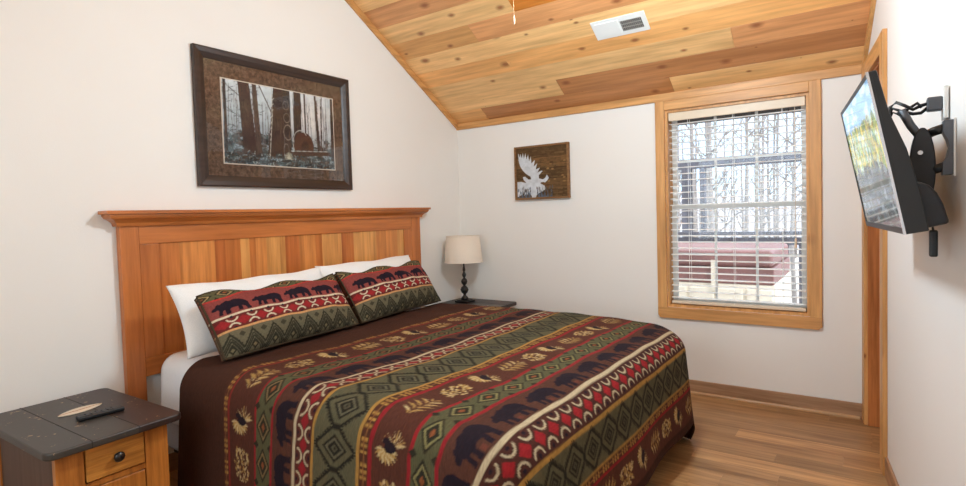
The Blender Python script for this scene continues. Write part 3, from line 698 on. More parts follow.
# ------------------------------------------------------------------ PILLOWS
def pillow(name, w_, h_, th, mat, canvas=None, n=(90, 50), pinch=.03, wave=0, seed=0, gus=0.0):
    nu, nv = n; V = []; C_ = []; F = []
    U, W_ = np.meshgrid(np.linspace(-1, 1, nu), np.linspace(-1, 1, nv))
    prof = np.clip(1-np.abs(U)**2.6, 0, 1)**.55*np.clip(1-np.abs(W_)**2.4, 0, 1)**.55
    # sides bow in slightly so the corners stay pointed
    X = w_/2*U*(1-pinch*(1-W_**2)*1.0); Zl = h_/2*W_*(1-pinch*1.4*(1-U**2))
    wr = .006*np.sin(U*9+seed)*np.sin(W_*5+seed*2)+.004*np.sin(U*17+W_*6+seed)
    Yf = -(th/2*prof+wr*prof)-gus; Yb = th/2*prof*.8+gus
    if wave: Zl += wave*np.clip((W_-.3)/.7, 0, 1)*np.sin(U*PI*2.2+seed)
    for A_ in (Yf, Yb): V.append(np.stack([X, A_, Zl], -1).reshape(-1, 3))
    V = np.concatenate(V); idx = np.arange(nu*nv).reshape(nv, nu)
    f = np.stack([idx[:-1, :-1], idx[:-1, 1:], idx[1:, 1:], idx[1:, :-1]], -1).reshape(-1, 4)
    F = np.concatenate([f, f[:, ::-1]+nu*nv])
    rg = np.concatenate([idx[0, :-1], idx[:-1, -1], idx[-1, :0:-1], idx[:0:-1, 0]]); r2_ = np.roll(rg, -1)
    if gus: F = np.concatenate([F, np.stack([rg, rg+nu*nv, r2_+nu*nv, r2_], -1)])
    me = D.meshes.new(name); me.from_pydata(V.tolist(), [], F.tolist()); me.update()
    me.polygons.foreach_set('use_smooth', np.ones(len(me.polygons), bool))
    if canvas is not None:
        c = canvas.sample((U+1)/2*.90, (1-W_)/2*.44).reshape(-1, 3); c = np.concatenate([c, np.zeros_like(c)+np.array(lin((92, 64, 50)))]); c = np.concatenate([c, np.ones((len(c), 1))], 1)
        a_ = me.color_attributes.new('paint', 'FLOAT_COLOR', 'POINT'); a_.data.foreach_set('color', c.astype(np.float32).ravel())
    bm = bmesh.new(); bm.from_mesh(me); bmesh.ops.remove_doubles(bm, verts=bm.verts[:], dist=1e-5); bm.to_mesh(me); bm.free()
    me.materials.append(mat); o = D.objects.new(name, me); COL.objects.link(o); return o
def place_pillow(o, bl_, br_, tilt, h_):
    """stand the pillow on its bottom edge (from bl_ to br_, world xyz), leaning back by tilt towards the headboard"""
    a_ = Vector(bl_); b_ = Vector(br_); ex = (b_-a_).normalized(); back = Vector((0, 0, 1)).cross(ex).normalized()   # points away from viewer
    up = (Vector((0, 0, 1))*math.cos(tilt)+back*math.sin(tilt)); up = (up-up.dot(ex)*ex).normalized(); ey = up.cross(ex)
    R_ = Matrix((ex, ey, up)).transposed().to_4x4(); R_.translation = (a_+b_)/2+up*h_/2; o.matrix_world = R_
p1 = pillow('pillow', .93, .37, .19, m_pillow, seed=1, wave=.004, pinch=.05); place_pillow(p1, (.44, -2.695, .675), (.41, -1.79, .675), .44, .37)
tag(p1, 'plump white pillow against the headboard, behind the sham nearer the remote', 'pillow')
p2 = pillow('pillow', .93, .38, .19, m_pillow, seed=4, wave=.004, pinch=.05); place_pillow(p2, (.40, -1.79, .68), (.33, -.875, .68), .46, .38)
tag(p2, 'plump white pillow against the headboard, behind the sham nearer the table lamp', 'pillow')
def sham_canvas(seed):
    w_, h_ = .90, .44; c = Canvas(w_, h_, .0025, (150, 78, 72))
    SR = (146, 72, 66)
    c.rect(0, w_, 0, h_, SR)
    small_diamonds(c, 0, .07, 0, w_, .12, (176, 150, 104))
    yy = .052+.024*np.sin(c.X*2*PI/.42+seed); c.a[(c.Y > yy) & (c.Y < .10)] = lin(SR); c.a[(np.abs(c.Y-yy) < .005)] = lin((196, 60, 56))
    for i in range(5): bear(c, .10+i*.195+seed*.01, .135, .180, .100, (40, 30, 40), -1)
    c.rect(0, w_, .190, .203, (226, 208, 178)); 
    c.rect(0, w_, .203, .285, (112, 46, 42))
    for i in range(10):
        x = i*.098+.03; c.diamond(x, .244, .040, .028, (158, 44, 46))
        for sy in (-1, 1): c.ell(x+.049, .244+sy*.038, .031, .034, (226, 208, 178), ring=.27, a0=(0, -sy, .25)); c.ell(x+.049, .244+sy*.037, .009, .007, NAVY)
    c.rect(0, w_, .285, .298, (218, 160, 106))
    c.rect(0, w_, .298, h_, (112, 103, 80))
    for i in range(9):
        x = .04+i*.115
        for (dy, wd) in ((.0, .010), (.022, .007), (.040, .009), (.060, .006)):
            c.line(x-.058, .412+dy, x, .318+dy, wd, OLV); c.line(x, .318+dy, x+.058, .412+dy, wd, OLV)
        for q in range(5):
            for sx in (-1, 1): c.rect2(x+sx*.0116*q-.003, x+sx*.0116*q+.003, .306+q*.0188, .322+q*.0188, OLV)
        c.diamond(x, .410, .022, .026, OLV); c.diamond(x, .410, .010, .012, (126, 112, 82)); c.diamond(x+.0575, .330, .020, .018, (74, 68, 52))
    c.a *= (.80*(1+.12*(rng.rand(*c.a.shape[:2])-.5)))[..., None]
    return c
m_sham = attr_mat('bear_sham_print', bump_scale=(120, 120, 120), bstr=.4, bdist=.003, sheen=0)
m_piping = cloth('dark_olive_piping', (70, 58, 44), 200, .2)
def sham(cvs, bl_, br_, tilt, seed, label):
    o = pillow('pillow_sham', .86, .33, .17, m_sham, cvs, (260, 130), .02, .014, seed, .014); place_pillow(o, bl_, br_, tilt, .33); tag(o, label, 'pillow sham')
    pts = []
    for k in range(81):
        t_ = k/80*4; sd = int(t_) % 4; q = t_-int(t_) if k < 80 else 0; q = -1+2*q
        U, W_ = ((q, -1), (1, q), (-q, 1), (-1, -q))[sd] if k < 80 else (-1, -1)
        X = .43*U*(1-.02*(1-W_**2)); Z = .165*W_*(1-.028*(1-U**2)); Z += .014*max(0, (W_-.3)/.7)*math.sin(U*PI*2.2+seed); pts.append((X, -.014, Z))
    m = MB(); m.tube(pts, .006, 6); m.build('piping', m_piping, o, smooth=True)
    return o
sham(sham_canvas(.4), (.665, -2.655, .688), (.595, -1.815, .688), .60, .4, 'bear print pillow sham nearer the nightstand with the remote')
sham(sham_canvas(2.2), (.59, -1.79, .688), (.48, -.905, .688), .58, 2.2, 'bear print pillow sham nearer the table lamp')

# ------------------------------------------------------------------ NIGHTSTANDS
def nightstand(name, loc, rz, label, w_=.47, d_=.66, h_=.56):
    """local: x = depth (front at +), y = width"""
    r0 = empty(name, loc, rz); tag(r0, label, 'nightstand')
    hw = w_/2; tz0 = h_-.028; rr = .035; P = []
    for (sx, sy, a0) in ((1, 1, 0), (0, 1, 90), (0, -1, 180), (1, -1, 270)):
        cxx = d_-rr if sx else rr; cyy = sy*(hw-rr)
        for q in range(6): a_ = math.radians(a0+q*18); P.append((cxx+rr*math.cos(a_), cyy+rr*math.sin(a_)))
    m = MB(); m.prism(P, 2, tz0, h_)
    return r0, m, hw, tz0
def top_mat():
    m, nt, b = base_mat('worn_dark_paint', .42, .45); v = mapped(nt, (1, 1, 1)); n1 = noise(nt, 14, 6, v, .65); n2 = noise(nt, 55, 5, v, .7); n3 = noise(nt, 3.0, 2, v)
    mm = nt.nodes.new('ShaderNodeMath'); mm.operation = 'MULTIPLY'; nt.links.new(n1.outputs['Fac'], mm.inputs[0]); nt.links.new(n2.outputs['Fac'], mm.inputs[1])
    k = ramp(nt, mm.outputs[0], [(.350, (0, 0, 0, 1)), (.385, (1, 1, 1, 1))])
    sx_ = nt.nodes.new('ShaderNodeSeparateXYZ'); nt.links.new(v, sx_.inputs[0])
    b0 = ramp(nt, sx_.outputs[1], [(.05, L4((58, 52, 47))), (.075, L4((50, 34, 29)))])
    nt.links.new(mixc(nt, b0, L4((170, 140, 108)), k, 'MIX'), b.inputs['Base Color']); bump(nt, b, n2.outputs['Fac'], .15, .001); return m
m_top = top_mat(); m_groove = plain('board_seam_dark', (40, 32, 28), .7)
def build_stand(loc, rz, label, w_=.49, d_=.68, h_=.56):
    r0, m, hw, tz0 = nightstand('nightstand', loc, rz, label, w_, d_, h_)
    top = m.build('tabletop', m_top, r0, bevel=.007, seg=3)
    for yy in (-.092, .062):
        m = MB(); m.box(.004, d_+.0006, yy-.0016, yy+.0016, h_-.026, h_+.0006); m.build('board_seam', m_groove, top)
    bx, by = d_-.052, hw-.042; px = .085
    for sy in (-1, 1):
        y0, y1 = sorted((sy*by, sy*(by-px))); m = MB(); m.box(bx-.03, bx, y0, y1, 0, tz0); m.build('front_post', m_honey, r0, bevel=.003)
        y0, y1 = sorted((sy*by, sy*(by-.05))); m = MB(); m.box(.03, .07, y0, y1, 0, tz0); m.build('rear_post', m_honey, r0, bevel=.003)
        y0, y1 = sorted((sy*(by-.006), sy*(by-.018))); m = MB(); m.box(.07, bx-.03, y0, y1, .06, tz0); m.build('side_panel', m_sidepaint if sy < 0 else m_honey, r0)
    m = MB(); m.box(.03, .04, -by+.05, by-.05, .06, tz0); m.build('back_panel', m_sidepaint, r0)
    m = MB(); m.box(.07, bx-.01, -by+.02, by-.02, .06, .08); m.build('bottom_shelf', m_sidepaint, r0)
    yi = by-px
    for z0, z1 in ((tz0-.008, tz0), (.375, .395), (.04, .09)): m = MB(); m.box(bx-.02, bx-.004, -yi, yi, z0, z1); m.build('front_rail', m_honey, r0)
    m = MB(); m.box(bx-.018, bx+.004, -yi+.004, yi-.004, .40, tz0-.008); dr = m.build('drawer', m_honeyh, r0, bevel=.003)
    def knob(par, y_, z_):
        k = MB(); k.lathe([(.001, 0), (.008, 0), (.007, .012), (.016, .018), (.019, .024), (.015, .031), (.001, .034)], 0, 0, 20)
        o = k.build('knob', m_bronze, par, smooth=True); o.data.transform(Matrix.Translation((bx+.004, y_, z_)) @ Matrix.Rotation(PI/2, 4, 'Y'))
    knob(dr, 0, .463)
    m = MB(); m.box(bx-.018, bx+.002, -yi+.004, yi-.004, .094, .372); dd = m.build('cabinet_door', m_honey, r0, bevel=.003)
    knob(dd, yi-.03, .30)
    return r0
ns1 = build_stand((.13, -3.155, 0), math.radians(1.2), 'two-tone nightstand with a worn dark top holding the remote, left of the bed', .455)
ns2 = build_stand((.03, -.285, 0), 0, 'dark-topped nightstand holding the table lamp, behind the far side of the bed', .47, .59, .566)

# remote and leaf tray
rc = empty('remote_control', (0, 0, 0)); tag(rc, 'black remote control lying on the worn dark nightstand top', 'remote control')
m = MB(); m.box(-.078, .078, -.022, .022, 0, .018); m.build('remote_body', m_black, rc, bevel=.006, seg=3)
for k in range(6):
    for j in (-1, 0, 1):
        m = MB(); m.lathe([(.0035, .017), (.0035, .0195), (.002, .0205)], -.05+k*.018, j*.010, 8); m.build('button', m_grey if (k+j) % 3 else m_black, rc)
rc.location = (.545, -3.106, .5608); rc.rotation_euler = (0, 0, math.radians(86))
m = MB(); P = []; n_ = 14
for i in range(n_+1):
    t_ = -1+2*i/n_; P.append((t_*.082, 0.038*(1-t_*t_)**.8+.010*t_))
for i in range(1, n_):
    t_ = 1-2*i/n_; P.append((t_*.082, -.032*(1-t_*t_)**.8+.010*t_))
m.prism(P, 2, 0, .004); lf = m.build('leaf_dish', wood('pale_bare_wood', (222, 206, 184), 0, .8, .6, .3, contrast=.12), bevel=.0015)
vn = MB(); vn.tube([(-.08, -.008, .004), (0, 0, .0045), (.082, .010, .004)], .0012, 6); vn.build('leaf_vein', m_honey, lf)
tag(lf, 'flat pale wooden leaf-shaped dish beside the remote on the nightstand', 'dish'); lf.location = (.405, -3.125, .5608); lf.rotation_euler = (0, 0, math.radians(92))

# ------------------------------------------------------------------ TABLE LAMP
lp = empty('table_lamp', (.212, -.250, .567)); tag(lp, 'table lamp with turned black base and off-white drum shade beside the bed', 'lamp')
m = MB(); m.box(-.062, .062, -.062, .062, 0, .014); m.box(-.05, .05, -.05, .05, .014, .022); m.build('lamp_foot', m_bronze, lp, bevel=.004)
m = MB(); m.lathe([(.036, .022), (.030, .034), (.014, .048), (.011, .058), (.026, .068), (.036, .088), (.026, .106), (.012, .114), (.010, .120), (.022, .130), (.028, .146), (.020, .160), (.010, .166), (.009, .172), (.016, .182), (.018, .192), (.012, .202), (.008, .210), (.013, .222), (.010, .236), (.007, .25), (.007, .33)], 0, 0, 28)
o = m.build('lamp_stem', m_bronze, lp, smooth=True); o.data.transform(Matrix.Scale(1.25, 4, (0, 0, 1))); o.data.transform(Matrix.Translation((0, 0, -.005)))
m = MB(); R0, R1, z0, z1 = .163, .142, .340, .563; n_ = 48
m.lathe([(R0, z0), (R1, z1), (R1-.003, z1), (R0-.003, z0), (R0, z0)], 0, 0, n_, False)
for rr_, zz in ((R0, z0), (R1, z1-.006)): m.lathe([(rr_+.0012, zz), (rr_+.0006, zz+.007), (rr_-.002, zz+.007), (rr_-.002, zz), (rr_+.0012, zz)], 0, 0, n_, False)
m.build('lamp_shade', m_shade, lp, smooth=True, fix=False)
m = MB(); m.tube([(-R1+.004, 0, z1-.012), (0, 0, z1-.018), (R1-.004, 0, z1-.012)], .0018, 6); m.tube([(0, -R1+.004, z1-.012), (0, 0, z1-.018), (0, R1-.004, z1-.012)], .0018, 6); m.tube([(0, 0, .39), (0, 0, z1-.01)], .003, 6); m.build('shade_harp', m_bronze, lp)
m = MB(); m.lathe([(.012, .385), (.028, .43), (.030, .455), (.018, .485), (.002, .495)], 0, 0, 16); m.build('bulb', m_white, lp, smooth=True)

# ------------------------------------------------------------------ FLAT PRINTS
def sheet(name, P0, ex, ey, w_, h_, res, cvs, mat, parent=None):
    """coloured sheet: origin P0 = bottom-left (world), ex right, ey up; painted from cvs (y down)"""
    nu = int(w_/res)+1; nv = int(h_/res)+1; U, V_ = np.meshgrid(np.linspace(0, w_, nu), np.linspace(0, h_, nv))
    P = np.array(P0)+U[..., None]*np.array(ex)+V_[..., None]*np.array(ey); idx = np.arange(nu*nv).reshape(nv, nu)
    F = np.stack([idx[:-1, :-1], idx[:-1, 1:], idx[1:, 1:], idx[1:, :-1]], -1).reshape(-1, 4)
    me = D.meshes.new(name); me.from_pydata(P.reshape(-1, 3).tolist(), [], F.tolist()); me.update()
    c = cvs.sample(U, h_-V_).reshape(-1, 3); c = np.concatenate([c, np.ones((len(c), 1))], 1)
    a_ = me.color_attributes.new('paint', 'FLOAT_COLOR', 'POINT'); a_.data.foreach_set('color', c.astype(np.float32).ravel())
    me.materials.append(mat); o = D.objects.new(name, me); COL.objects.link(o); o.parent = parent; return o
# framed forest picture on the left wall
py0, py1, pz0, pz1 = -2.387, -1.29, 1.508, 2.28
pf = empty('framed_picture', (0.003, (py0+py1)/2, (pz0+pz1)/2)); tag(pf, 'large framed forest picture with a brown mat above the headboard', 'picture')
O = Vector((0.003, (py0+py1)/2, (pz0+pz1)/2)); hw_, hh_ = (py1-py0)/2, (pz1-pz0)/2; fw_ = .062
m = MB()
prof = [(0, 0), (0, .026), (.008, .030), (.030, .026), (.050, .018), (fw_, .012), (fw_, 0)]   # (inset, depth)
vs = []
for (e, dpt) in prof: vs += [(dpt, -hw_+e, -hh_+e), (dpt, hw_-e, -hh_+e), (dpt, hw_-e, hh_-e), (dpt, -hw_+e, hh_-e)]
fs = [(i*4+q, i*4+(q+1) % 4, (i+1)*4+(q+1) % 4, (i+1)*4+q) for i in range(len(prof)-1) for q in range(4)]
m.add(vs, fs); m.build('picture_frame', m_frame, pf)
m_mat, nt_, b_ = base_mat('mottled_brown_mat', .8, .2); n_ = noise(nt_, 45, 6, mapped(nt_, (1, 1, 1)), .7)
nt_.links.new(ramp(nt_, n_.outputs['Fac'], [(.36, L4((74, 56, 46))), (.5, L4((104, 80, 64))), (.66, L4((128, 102, 84)))]), b_.inputs['Base Color'])
m = MB(); m.box(.002, .008, -hw_+.05, hw_-.05, -hh_+.05, hh_-.05); m.build('mat_board', m_mat, pf)
iy0, iy1, iz0, iz1 = -2.227, -1.430, 1.645, 2.124
iw, ih = iy1-iy0, iz1-iz0; fc = Canvas(iw, ih, .0025, (150, 165, 172)); fr_ = random.Random(3)
g = np.clip(1-fc.Y/ih*1.2, 0, 1)[..., None]; fc.a = fc.a*(1-g)+np.array(lin((226, 230, 230)))*g
glow = np.exp(-((fc.X-iw*.78)**2/.03+(fc.Y-ih*.35)**2/.02))[..., None]; fc.a = fc.a*(1-glow*.8)+np.array(lin((246, 232, 222)))*glow*.8
for i in range(130):
    x, y_ = fr_.random()*iw, ih*(.62+.38*fr_.random()); fc.ell(x, y_, fr_.uniform(.01, .05), fr_.uniform(.006, .02), fr_.choice(((56, 44, 38), (36, 40, 42), (96, 112, 114), (70, 84, 84), (88, 66, 54), (24, 28, 30))), alpha=.85)
for i in range(1100):
    x, y_ = fr_.random()*iw, ih*(.60+.4*fr_.random()); fc.line(x, y_, x+fr_.uniform(-.02, .02), y_+fr_.uniform(-.02, .01), .0035, fr_.choice(((46, 58, 58), (30, 32, 34), (96, 116, 120), (64, 50, 42), (140, 154, 150), (40, 48, 48), (84, 62, 50))))
for i in range(60):
    x = fr_.random()*iw; fc.line(x, ih*.75, x+fr_.uniform(-.02, .02), ih*fr_.uniform(0, .3), .003, (120, 112, 110))
for i in range(90):
    x, y_ = fr_.random()*iw*.30, fr_.random()*ih*.7; fc.line(x, y_, x+fr_.uniform(-.05, .05), y_+fr_.uniform(-.02, .03), .003, (84, 92, 96))
for (x, w0, w1, c_, lean) in ((.02, .018, .02, (54, 46, 44), 0), (.19, .072, .09, (66, 44, 38), .015), (.27, .028, .04, (84, 66, 58), .01), (.45, .085, .115, (70, 48, 40), -.02), (.54, .05, .05, (58, 44, 40), 0), (.635, .055, .06, (66, 50, 46), -.005), (.71, .012, .014, (88, 80, 80), 0), (.83, .014, .03, (76, 62, 58), .012), (.87, .008, .012, (96, 84, 82), -.01), (.985, .02, .03, (60, 48, 44), 0)):
    X_ = x*iw; fc.poly([(X_-w0/2-lean, 0), (X_+w0/2-lean, 0), (X_+w1/2+lean, ih*.88), (X_-w1/2+lean, ih*.88)], c_)
    for q in range(24):
        xx = X_+fr_.uniform(-.4, .4)*w0; yy = fr_.random()*ih*.8; fc.line(xx, yy, xx+.002, yy+.04, .003, (40, 30, 28) if q % 2 else (104, 78, 66))
for i in range(11): fc.line(.385*iw-.01+.002*i, ih*.9-i*.035, .385*iw-.012+.0045*i, ih*.86-i*.035, .004, (214, 206, 192))
fc.line(.37*iw, ih*.92, .405*iw, ih*.35, .004, (206, 196, 180)); fc.line(.405*iw, ih*.35, .41*iw, 0, .004, (196, 186, 172))
fc.line(.30*iw, 0, .40*iw, ih*.32, .007, (88, 78, 74)); fc.line(.05*iw, ih*.08, .16*iw, ih*.2, .005, (60, 52, 50)); fc.line(.04*iw, ih*.35, .16*iw, ih*.45, .004, (60, 52, 50))
for (cx, cy, rx, ry) in ((.53, .20, .022, .028), (.535, .36, .024, .03), (.54, .55, .032, .05), (.52, .78, .02, .04)): fc.ell(cx*iw, cy*ih, rx, ry, (150, 134, 120), ring=.12)
fc.ell(.69*iw, ih*.70, .076, .085, (88, 52, 40), a0=(0, -1, -.55)); fc.ell(.66*iw, ih*.68, .062, .088, (190, 178, 164), ring=.07, a0=(-.6, -.8, .1)); fc.ell(.70*iw, ih*.72, .030, .04, (70, 44, 38))
fc.poly([(.55*iw, ih*.80), (.95*iw, ih*.76), (.97*iw, ih*.81), (.56*iw, ih*.86)], (72, 50, 42)); fc.line(.56*iw, ih*.79, .93*iw, ih*.755, .004, (196, 200, 196))
for i in range(60):
    x, y_ = fr_.random()*iw, ih*(.86+.14*fr_.random()); fc.ell(x, y_, fr_.uniform(.01, .04), fr_.uniform(.005, .014), fr_.choice(((40, 36, 34), (30, 36, 38), (80, 60, 48), (66, 84, 88))), alpha=.8)
for i in range(520):
    x, y_ = fr_.random()*iw, ih*(.84+.16*fr_.random()**.8); fc.line(x, y_, x+fr_.uniform(-.015, .015), y_+fr_.uniform(-.02, .008), .003, fr_.choice(((54, 70, 70), (32, 36, 38), (104, 126, 130), (70, 54, 44), (180, 188, 182), (76, 100, 110), (40, 44, 44))))
for i in range(14): a_ = -PI*i/13; fc.line(.54*iw, ih*.90, .54*iw+.032*math.cos(a_), ih*.90+.045*math.sin(a_), .003, (206, 200, 176))
m_print = attr_mat('forest_print', rough=.5, spec=.3, bump_scale=(20, 20, 20), bstr=0, gain=1)
m = MB(); m.box(.006, .0095, iy0-O.y-.006, iy1-O.y+.006, iz0-O.z-.006, iz1-O.z+.006); m.build('print_border', plain('cream_bevel', (232, 216, 196), .7), pf)
sheet('forest_print', (.0102, iy0-O.y, iz0-O.z), (0, 1, 0), (0, 0, 1), iw, ih, .0028, fc, m_print, pf)
m = MB(); m.box(.0112, .0125, -hw_+.058, hw_-.058, -hh_+.058, hh_-.058); m.build('glazing', glass('picture_glass', .97), pf)

# moose sign
mx0, mx1, mz0, mz1 = .608, 1.105, 1.417, 1.856
ms = empty('moose_sign', ((mx0+mx1)/2, -.003, (mz0+mz1)/2)); tag(ms, 'small square rustic wood sign with white moose head silhouette on the far wall', 'sign')
mw, mh = mx1-mx0, mz1-mz0
m = MB()
for (x0, x1, z0, z1) in ((-mw/2, mw/2, -mh/2, -mh/2+.016), (-mw/2, mw/2, mh/2-.016, mh/2), (-mw/2, -mw/2+.016, -mh/2+.016, mh/2-.016), (mw/2-.016, mw/2, -mh/2+.016, mh/2-.016)): m.box(x0, x1, -.03, 0, z0, z1)
m.build('sign_frame', wood('rustic_brown_edge', (150, 112, 76), 0, 1, .7, .2, contrast=.4), ms, bevel=.002)
mc = Canvas(mw, mh, .0025, (98, 72, 44)); mr = random.Random(8)
for k in range(5):
    j = .8+.4*mr.random(); mc.rect(0, mw, mh*k/5, mh*(k+1)/5, (100*j, 73*j, 44*j)); mc.rect(0, mw, mh*(k+1)/5-.003, mh*(k+1)/5, (48, 33, 22))
for i in range(500):
    x, y_ = mr.random()*mw, mr.random()*mh; mc.line(x, y_, x+mr.uniform(.02, .10), y_+mr.uniform(-.002, .002), .0035, mr.choice(((82, 58, 36), (108, 80, 50), (92, 66, 41), (116, 88, 54))))
for i in range(14): mc.ell(.62*mw+mr.uniform(-.1, .14), .4*mh+mr.uniform(-.1, .14), .012, .006, (142, 108, 66))
MW_ = (206, 208, 212)
ant = [(.045, .09), (.075, .17), (.085, .10), (.115, .19), (.135, .09), (.155, .20), (.185, .10), (.20, .22), (.235, .13), (.25, .26), (.285, .17), (.295, .30), (.36, .24), (.335, .36), (.40, .31), (.37, .42), (.45, .39), (.40, .48), (.47, .45), (.50, .455), (.425, .53), (.43, .59), (.50, .61), (.545, .585), (.575, .53), (.61, .585), (.585, .63), (.545, .665), (.47, .66), (.45, .68), (.53, .73), (.545, .79), (.47, .84), (.42, .86), (.375, .90), (.35, .975), (.295, .975), (.285, .90), (.24, .86), (.16, .90), (.08, .88), (.015, .92), (.015, .63), (.10, .635), (.19, .66), (.14, .60), (.125, .545), (.17, .54), (.235, .60), (.285, .60), (.27, .545), (.19, .49), (.12, .41), (.075, .33), (.05, .22)]
mc.poly([(x*mw, y_*mh) for x, y_ in ant], MW_)
for i in range(260):
    x = mr.choice((mr.uniform(.02, .27), mr.uniform(.38, .68))); y_ = .99-.22*mr.random()**1.6; mc.line(x*mw, y_*mh, x*mw, (y_-.05)*mh, .004, mr.choice(((78, 88, 104), (98, 108, 120), (98, 80, 58), (64, 56, 48))))
for (x, h_) in ((.05, .10), (.11, .16), (.18, .12), (.24, .15), (.42, .12), (.47, .17), (.53, .13), (.58, .09), (.63, .06)):
    mc.poly([((x-.026)*mw, .97*mh), (x*mw, (.95-h_)*mh), ((x+.026)*mw, .97*mh)], (88, 98, 112), .7)
m = MB(); m.box(-mw/2+.014, mw/2-.014, -.018, -.002, -mh/2+.014, mh/2-.014); m.build('sign_board', m_sidepaint, ms)
m_moose = attr_mat('moose_paint', rough=.8, spec=.2, bump_scale=(30, 30, 30), bstr=.1)
sheet('moose_painting', (-mw/2+.012, -.0188, -mh/2+.012), (1, 0, 0), (0, 0, 1), mw-.024, mh-.024, .0028, mc, m_moose, ms)

# ------------------------------------------------------------------ TELEVISION, MOUNT, CABLES
tv = empty('television'); ax = Vector((math.sin(math.radians(-6.4)), math.cos(math.radians(-6.4)), 0)); nn = Vector((-ax.y, ax.x, 0)); ti = math.radians(10.7)
up = Vector((0, 0, 1))*math.cos(ti)+nn*math.sin(ti); yy_ = up.cross(ax)
TM = Matrix((ax, yy_, up)).transposed().to_4x4(); TM.translation = Vector((3.027, -1.83, 1.436)); tv.matrix_world = TM
tag(tv, 'flat black television tilted down on its wall bracket, screen coloured with yellow autumn trees', 'television')
W2, H2 = .365, .22
m = MB(); m.prism([(-.002, -H2), (-.002, H2), (-.020, H2), (-.026, .10), (-.044, .0), (-.050, -.10), (-.050, -H2)], 0, -W2, W2); m.build('tv_housing', m_black, tv, bevel=.003)
m = MB(); bz = .012
m.box(-W2-.0005, -W2+bz, -.008, .003, -H2, H2); m.box(W2-bz, W2, -.008, .003, -H2, H2); m.box(-W2+bz, W2-bz, -.008, .003, H2-bz, H2); m.box(-W2+bz, W2-bz, -.008, .003, -H2, -H2+.018); m.build('bezel', m_black, tv, bevel=.002)
m = MB(); m.box(-W2-.002, -W2+.006, -.001, .0045, -H2, H2); m.build('bezel_edge_strip', m_chrome, tv)
P = [(-.046, -.085), (-.066, -.092), (-.084, -.105), (-.097, -.130), (-.104, -.16), (-.108, -.214), (-.046, -.218)]
m = MB(); m.prism(P, 0, -.30, .28); m.build('rear_housing', m_dgrey, tv, bevel=.008)
tvc = Canvas(2*W2-.02, 2*H2-.028, .0035, (150, 190, 225)); tr_ = random.Random(4); tw, th_ = 2*W2-.02, 2*H2-.028
tvc.rect(0, tw, th_*.24, th_*.56, (120, 130, 60)); tvc.rect(0, tw, th_*.56, th_, (52, 56, 50))
for i in range(30): tvc.ell(tr_.random()*tw, tr_.random()*th_*.3, tr_.uniform(.02, .06), .012, (225, 236, 244), alpha=.6)
for i in range(700):
    x, y_ = tr_.random()*tw, th_*(.22+.36*tr_.random()); tvc.ell(x, y_, tr_.uniform(.006, .022), tr_.uniform(.006, .02), tr_.choice(((216, 190, 40), (190, 196, 60), (120, 150, 60), (232, 210, 90), (88, 120, 60), (200, 220, 200), (170, 140, 40))), alpha=.8)
for i in range(500):
    x, y_ = tr_.random()*tw, th_*(.54+.46*tr_.random()); tvc.ell(x, y_, tr_.uniform(.006, .03), tr_.uniform(.005, .015), tr_.choice(((40, 46, 40), (84, 90, 88), (30, 28, 26), (80, 60, 40), (128, 134, 134), (56, 70, 50))), alpha=.8)
for i in range(16): x = tr_.random()*tw; tvc.line(x, th_*.2, x+tr_.uniform(-.02, .02), th_*.75, .006, (70, 60, 44))
m_scr = D.materials.new('emissive_screen'); m_scr.use_nodes = True; nt_ = m_scr.node_tree; b_ = nt_.nodes['Principled BSDF']; at_ = nt_.nodes.new('ShaderNodeAttribute'); at_.attribute_name = 'paint'  # screen emits the tree picture painted on it
b_.inputs['Base Color'].default_value = (.01, .01, .012, 1); b_.inputs['Roughness'].default_value = .06; nt_.links.new(at_.outputs['Color'], b_.inputs['Emission Color']); b_.inputs['Emission Strength'].default_value = .85; b_.inputs['IOR'].default_value = 1.22
sheet('screen', (-W2+bz-.001, .0005, -H2+.017), (1, 0, 0), (0, 0, 1), tw, th_, .0045, tvc, m_scr, tv)

mn = empty('tv_wall_mount', (3.235, -1.95, 1.455)); tag(mn, 'dark metal swing-arm wall bracket holding the television to the right wall', 'wall mount')
def mp_(mm, name, mat, **k): return add(mm, name, mat, mn, **k)
def onwall(y_, off=0): return RX(y_)-off
m = MB(); y_ = -1.95; xw = RX(y_)
P = [(xw-.004, 1.532), (xw-.026, 1.532), (xw-.028, 1.50), (xw-.018, 1.478), (xw-.013, 1.455), (xw-.018, 1.43), (xw-.028, 1.41), (xw-.028, 1.378), (xw-.004, 1.378)]
m.prism([(p[0], p[1]) for p in P], 1, -1.975, -1.925); mp_(m, 'wall_plate', m_grey, bevel=.002)
m = MB(); m.box(xw-.004, xw+.001, -1.972, -1.928, 1.374, 1.536); mp_(m, 'wall_backing', m_white)
for z_ in (1.508, 1.398):
    m = MB(); m.tube([(xw-.022, -1.95, z_+.004), (xw-.045, -1.93, z_-.002), (3.165, -1.90, z_-.010)], .013, 10); mp_(m, 'support_arm', m_black, smooth=True)
m = MB(); n_ = 32; P = []
for i in range(n_): a_ = 2*PI*i/n_; P.append((3.158+.031*math.cos(a_)+.0*math.sin(a_), 1.402+.118*math.sin(a_)))
m.prism(P, 1, -1.945, -1.925); mp_(m, 'tilt_plate', m_dgrey, bevel=.004)
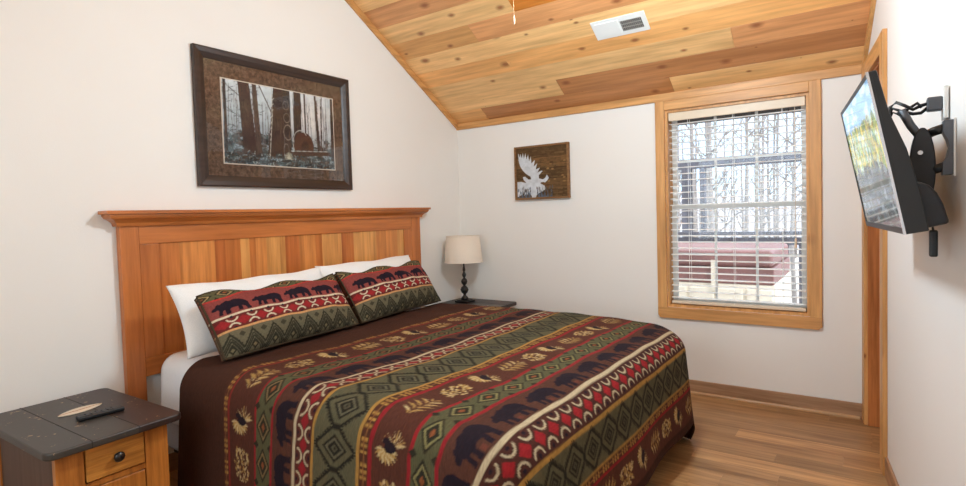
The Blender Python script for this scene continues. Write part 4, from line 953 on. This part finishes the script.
m = MB(); m.tube([(3.152, -1.943, 1.446), (3.152, -1.962, 1.446)], .0065, 10); mp_(m, 'tilt_screw', m_chrome)
m = MB(); m.box(3.07, 3.165, -1.90, -1.86, 1.39, 1.42); m.box(3.075, 3.10, -1.93, -1.73, 1.36, 1.45); mp_(m, 'screen_bracket', m_dgrey, bevel=.002)
m = MB(); m.tube([(3.112, -1.87, 1.585), (3.135, -1.87, 1.535), (3.16, -1.89, 1.49)], .012, 8); mp_(m, 'link_arm', m_grey, smooth=True)
m = MB(); y_ = -1.87; m.box(-.004+RX(y_)-.008, RX(y_), -1.905, -1.835, 1.545, 1.64); ol = m.build('wall_outlet', m_white, bevel=.003); tag(ol, 'white wall outlet plate above the television bracket', 'outlet')
m = MB(); m.box(3.172, RX(-1.875)-.0125, -1.895, -1.855, 1.572, 1.612); pa = m.build('power_adapter', m_grey, bevel=.004); tag(pa, 'grey power adapter plugged into the white wall outlet behind the television', 'power adapter')
m = MB(); m.tube([(3.173, -1.875, 1.595), (3.158, -1.875, 1.592), (3.14, -1.88, 1.582), (3.12, -1.87, 1.598), (3.10, -1.86, 1.612), (3.085, -1.86, 1.60), (3.075, -1.86, 1.55)], .005, 8)
m.tube([(3.175, -1.87, 1.585), (3.16, -1.86, 1.572), (3.14, -1.86, 1.572), (3.115, -1.86, 1.582), (3.09, -1.86, 1.595), (3.08, -1.85, 1.56)], .005, 8)
m.tube([(3.16, -1.88, 1.585), (3.15, -1.88, 1.600), (3.13, -1.87, 1.588), (3.11, -1.87, 1.570), (3.09, -1.85, 1.585), (3.075, -1.85, 1.53)], .0045, 8)
tag(m.build('power_cable', m_black, smooth=True), 'loose black cables looping from the adapter to the television', 'cable')
m = MB(); m.box(3.172, 3.192, -1.97, -1.95, 1.145, 1.222); st = m.build('media_dongle', m_black, bevel=.005, seg=3)
m = MB(); m.tube([(3.182, -1.96, 1.215), (3.18, -1.955, 1.235), (3.172, -1.95, 1.26)], .003, 6); m.build('dongle_cord', m_black, st)
tag(st, 'slim black media dongle dangling below the television by its cord', 'media player')
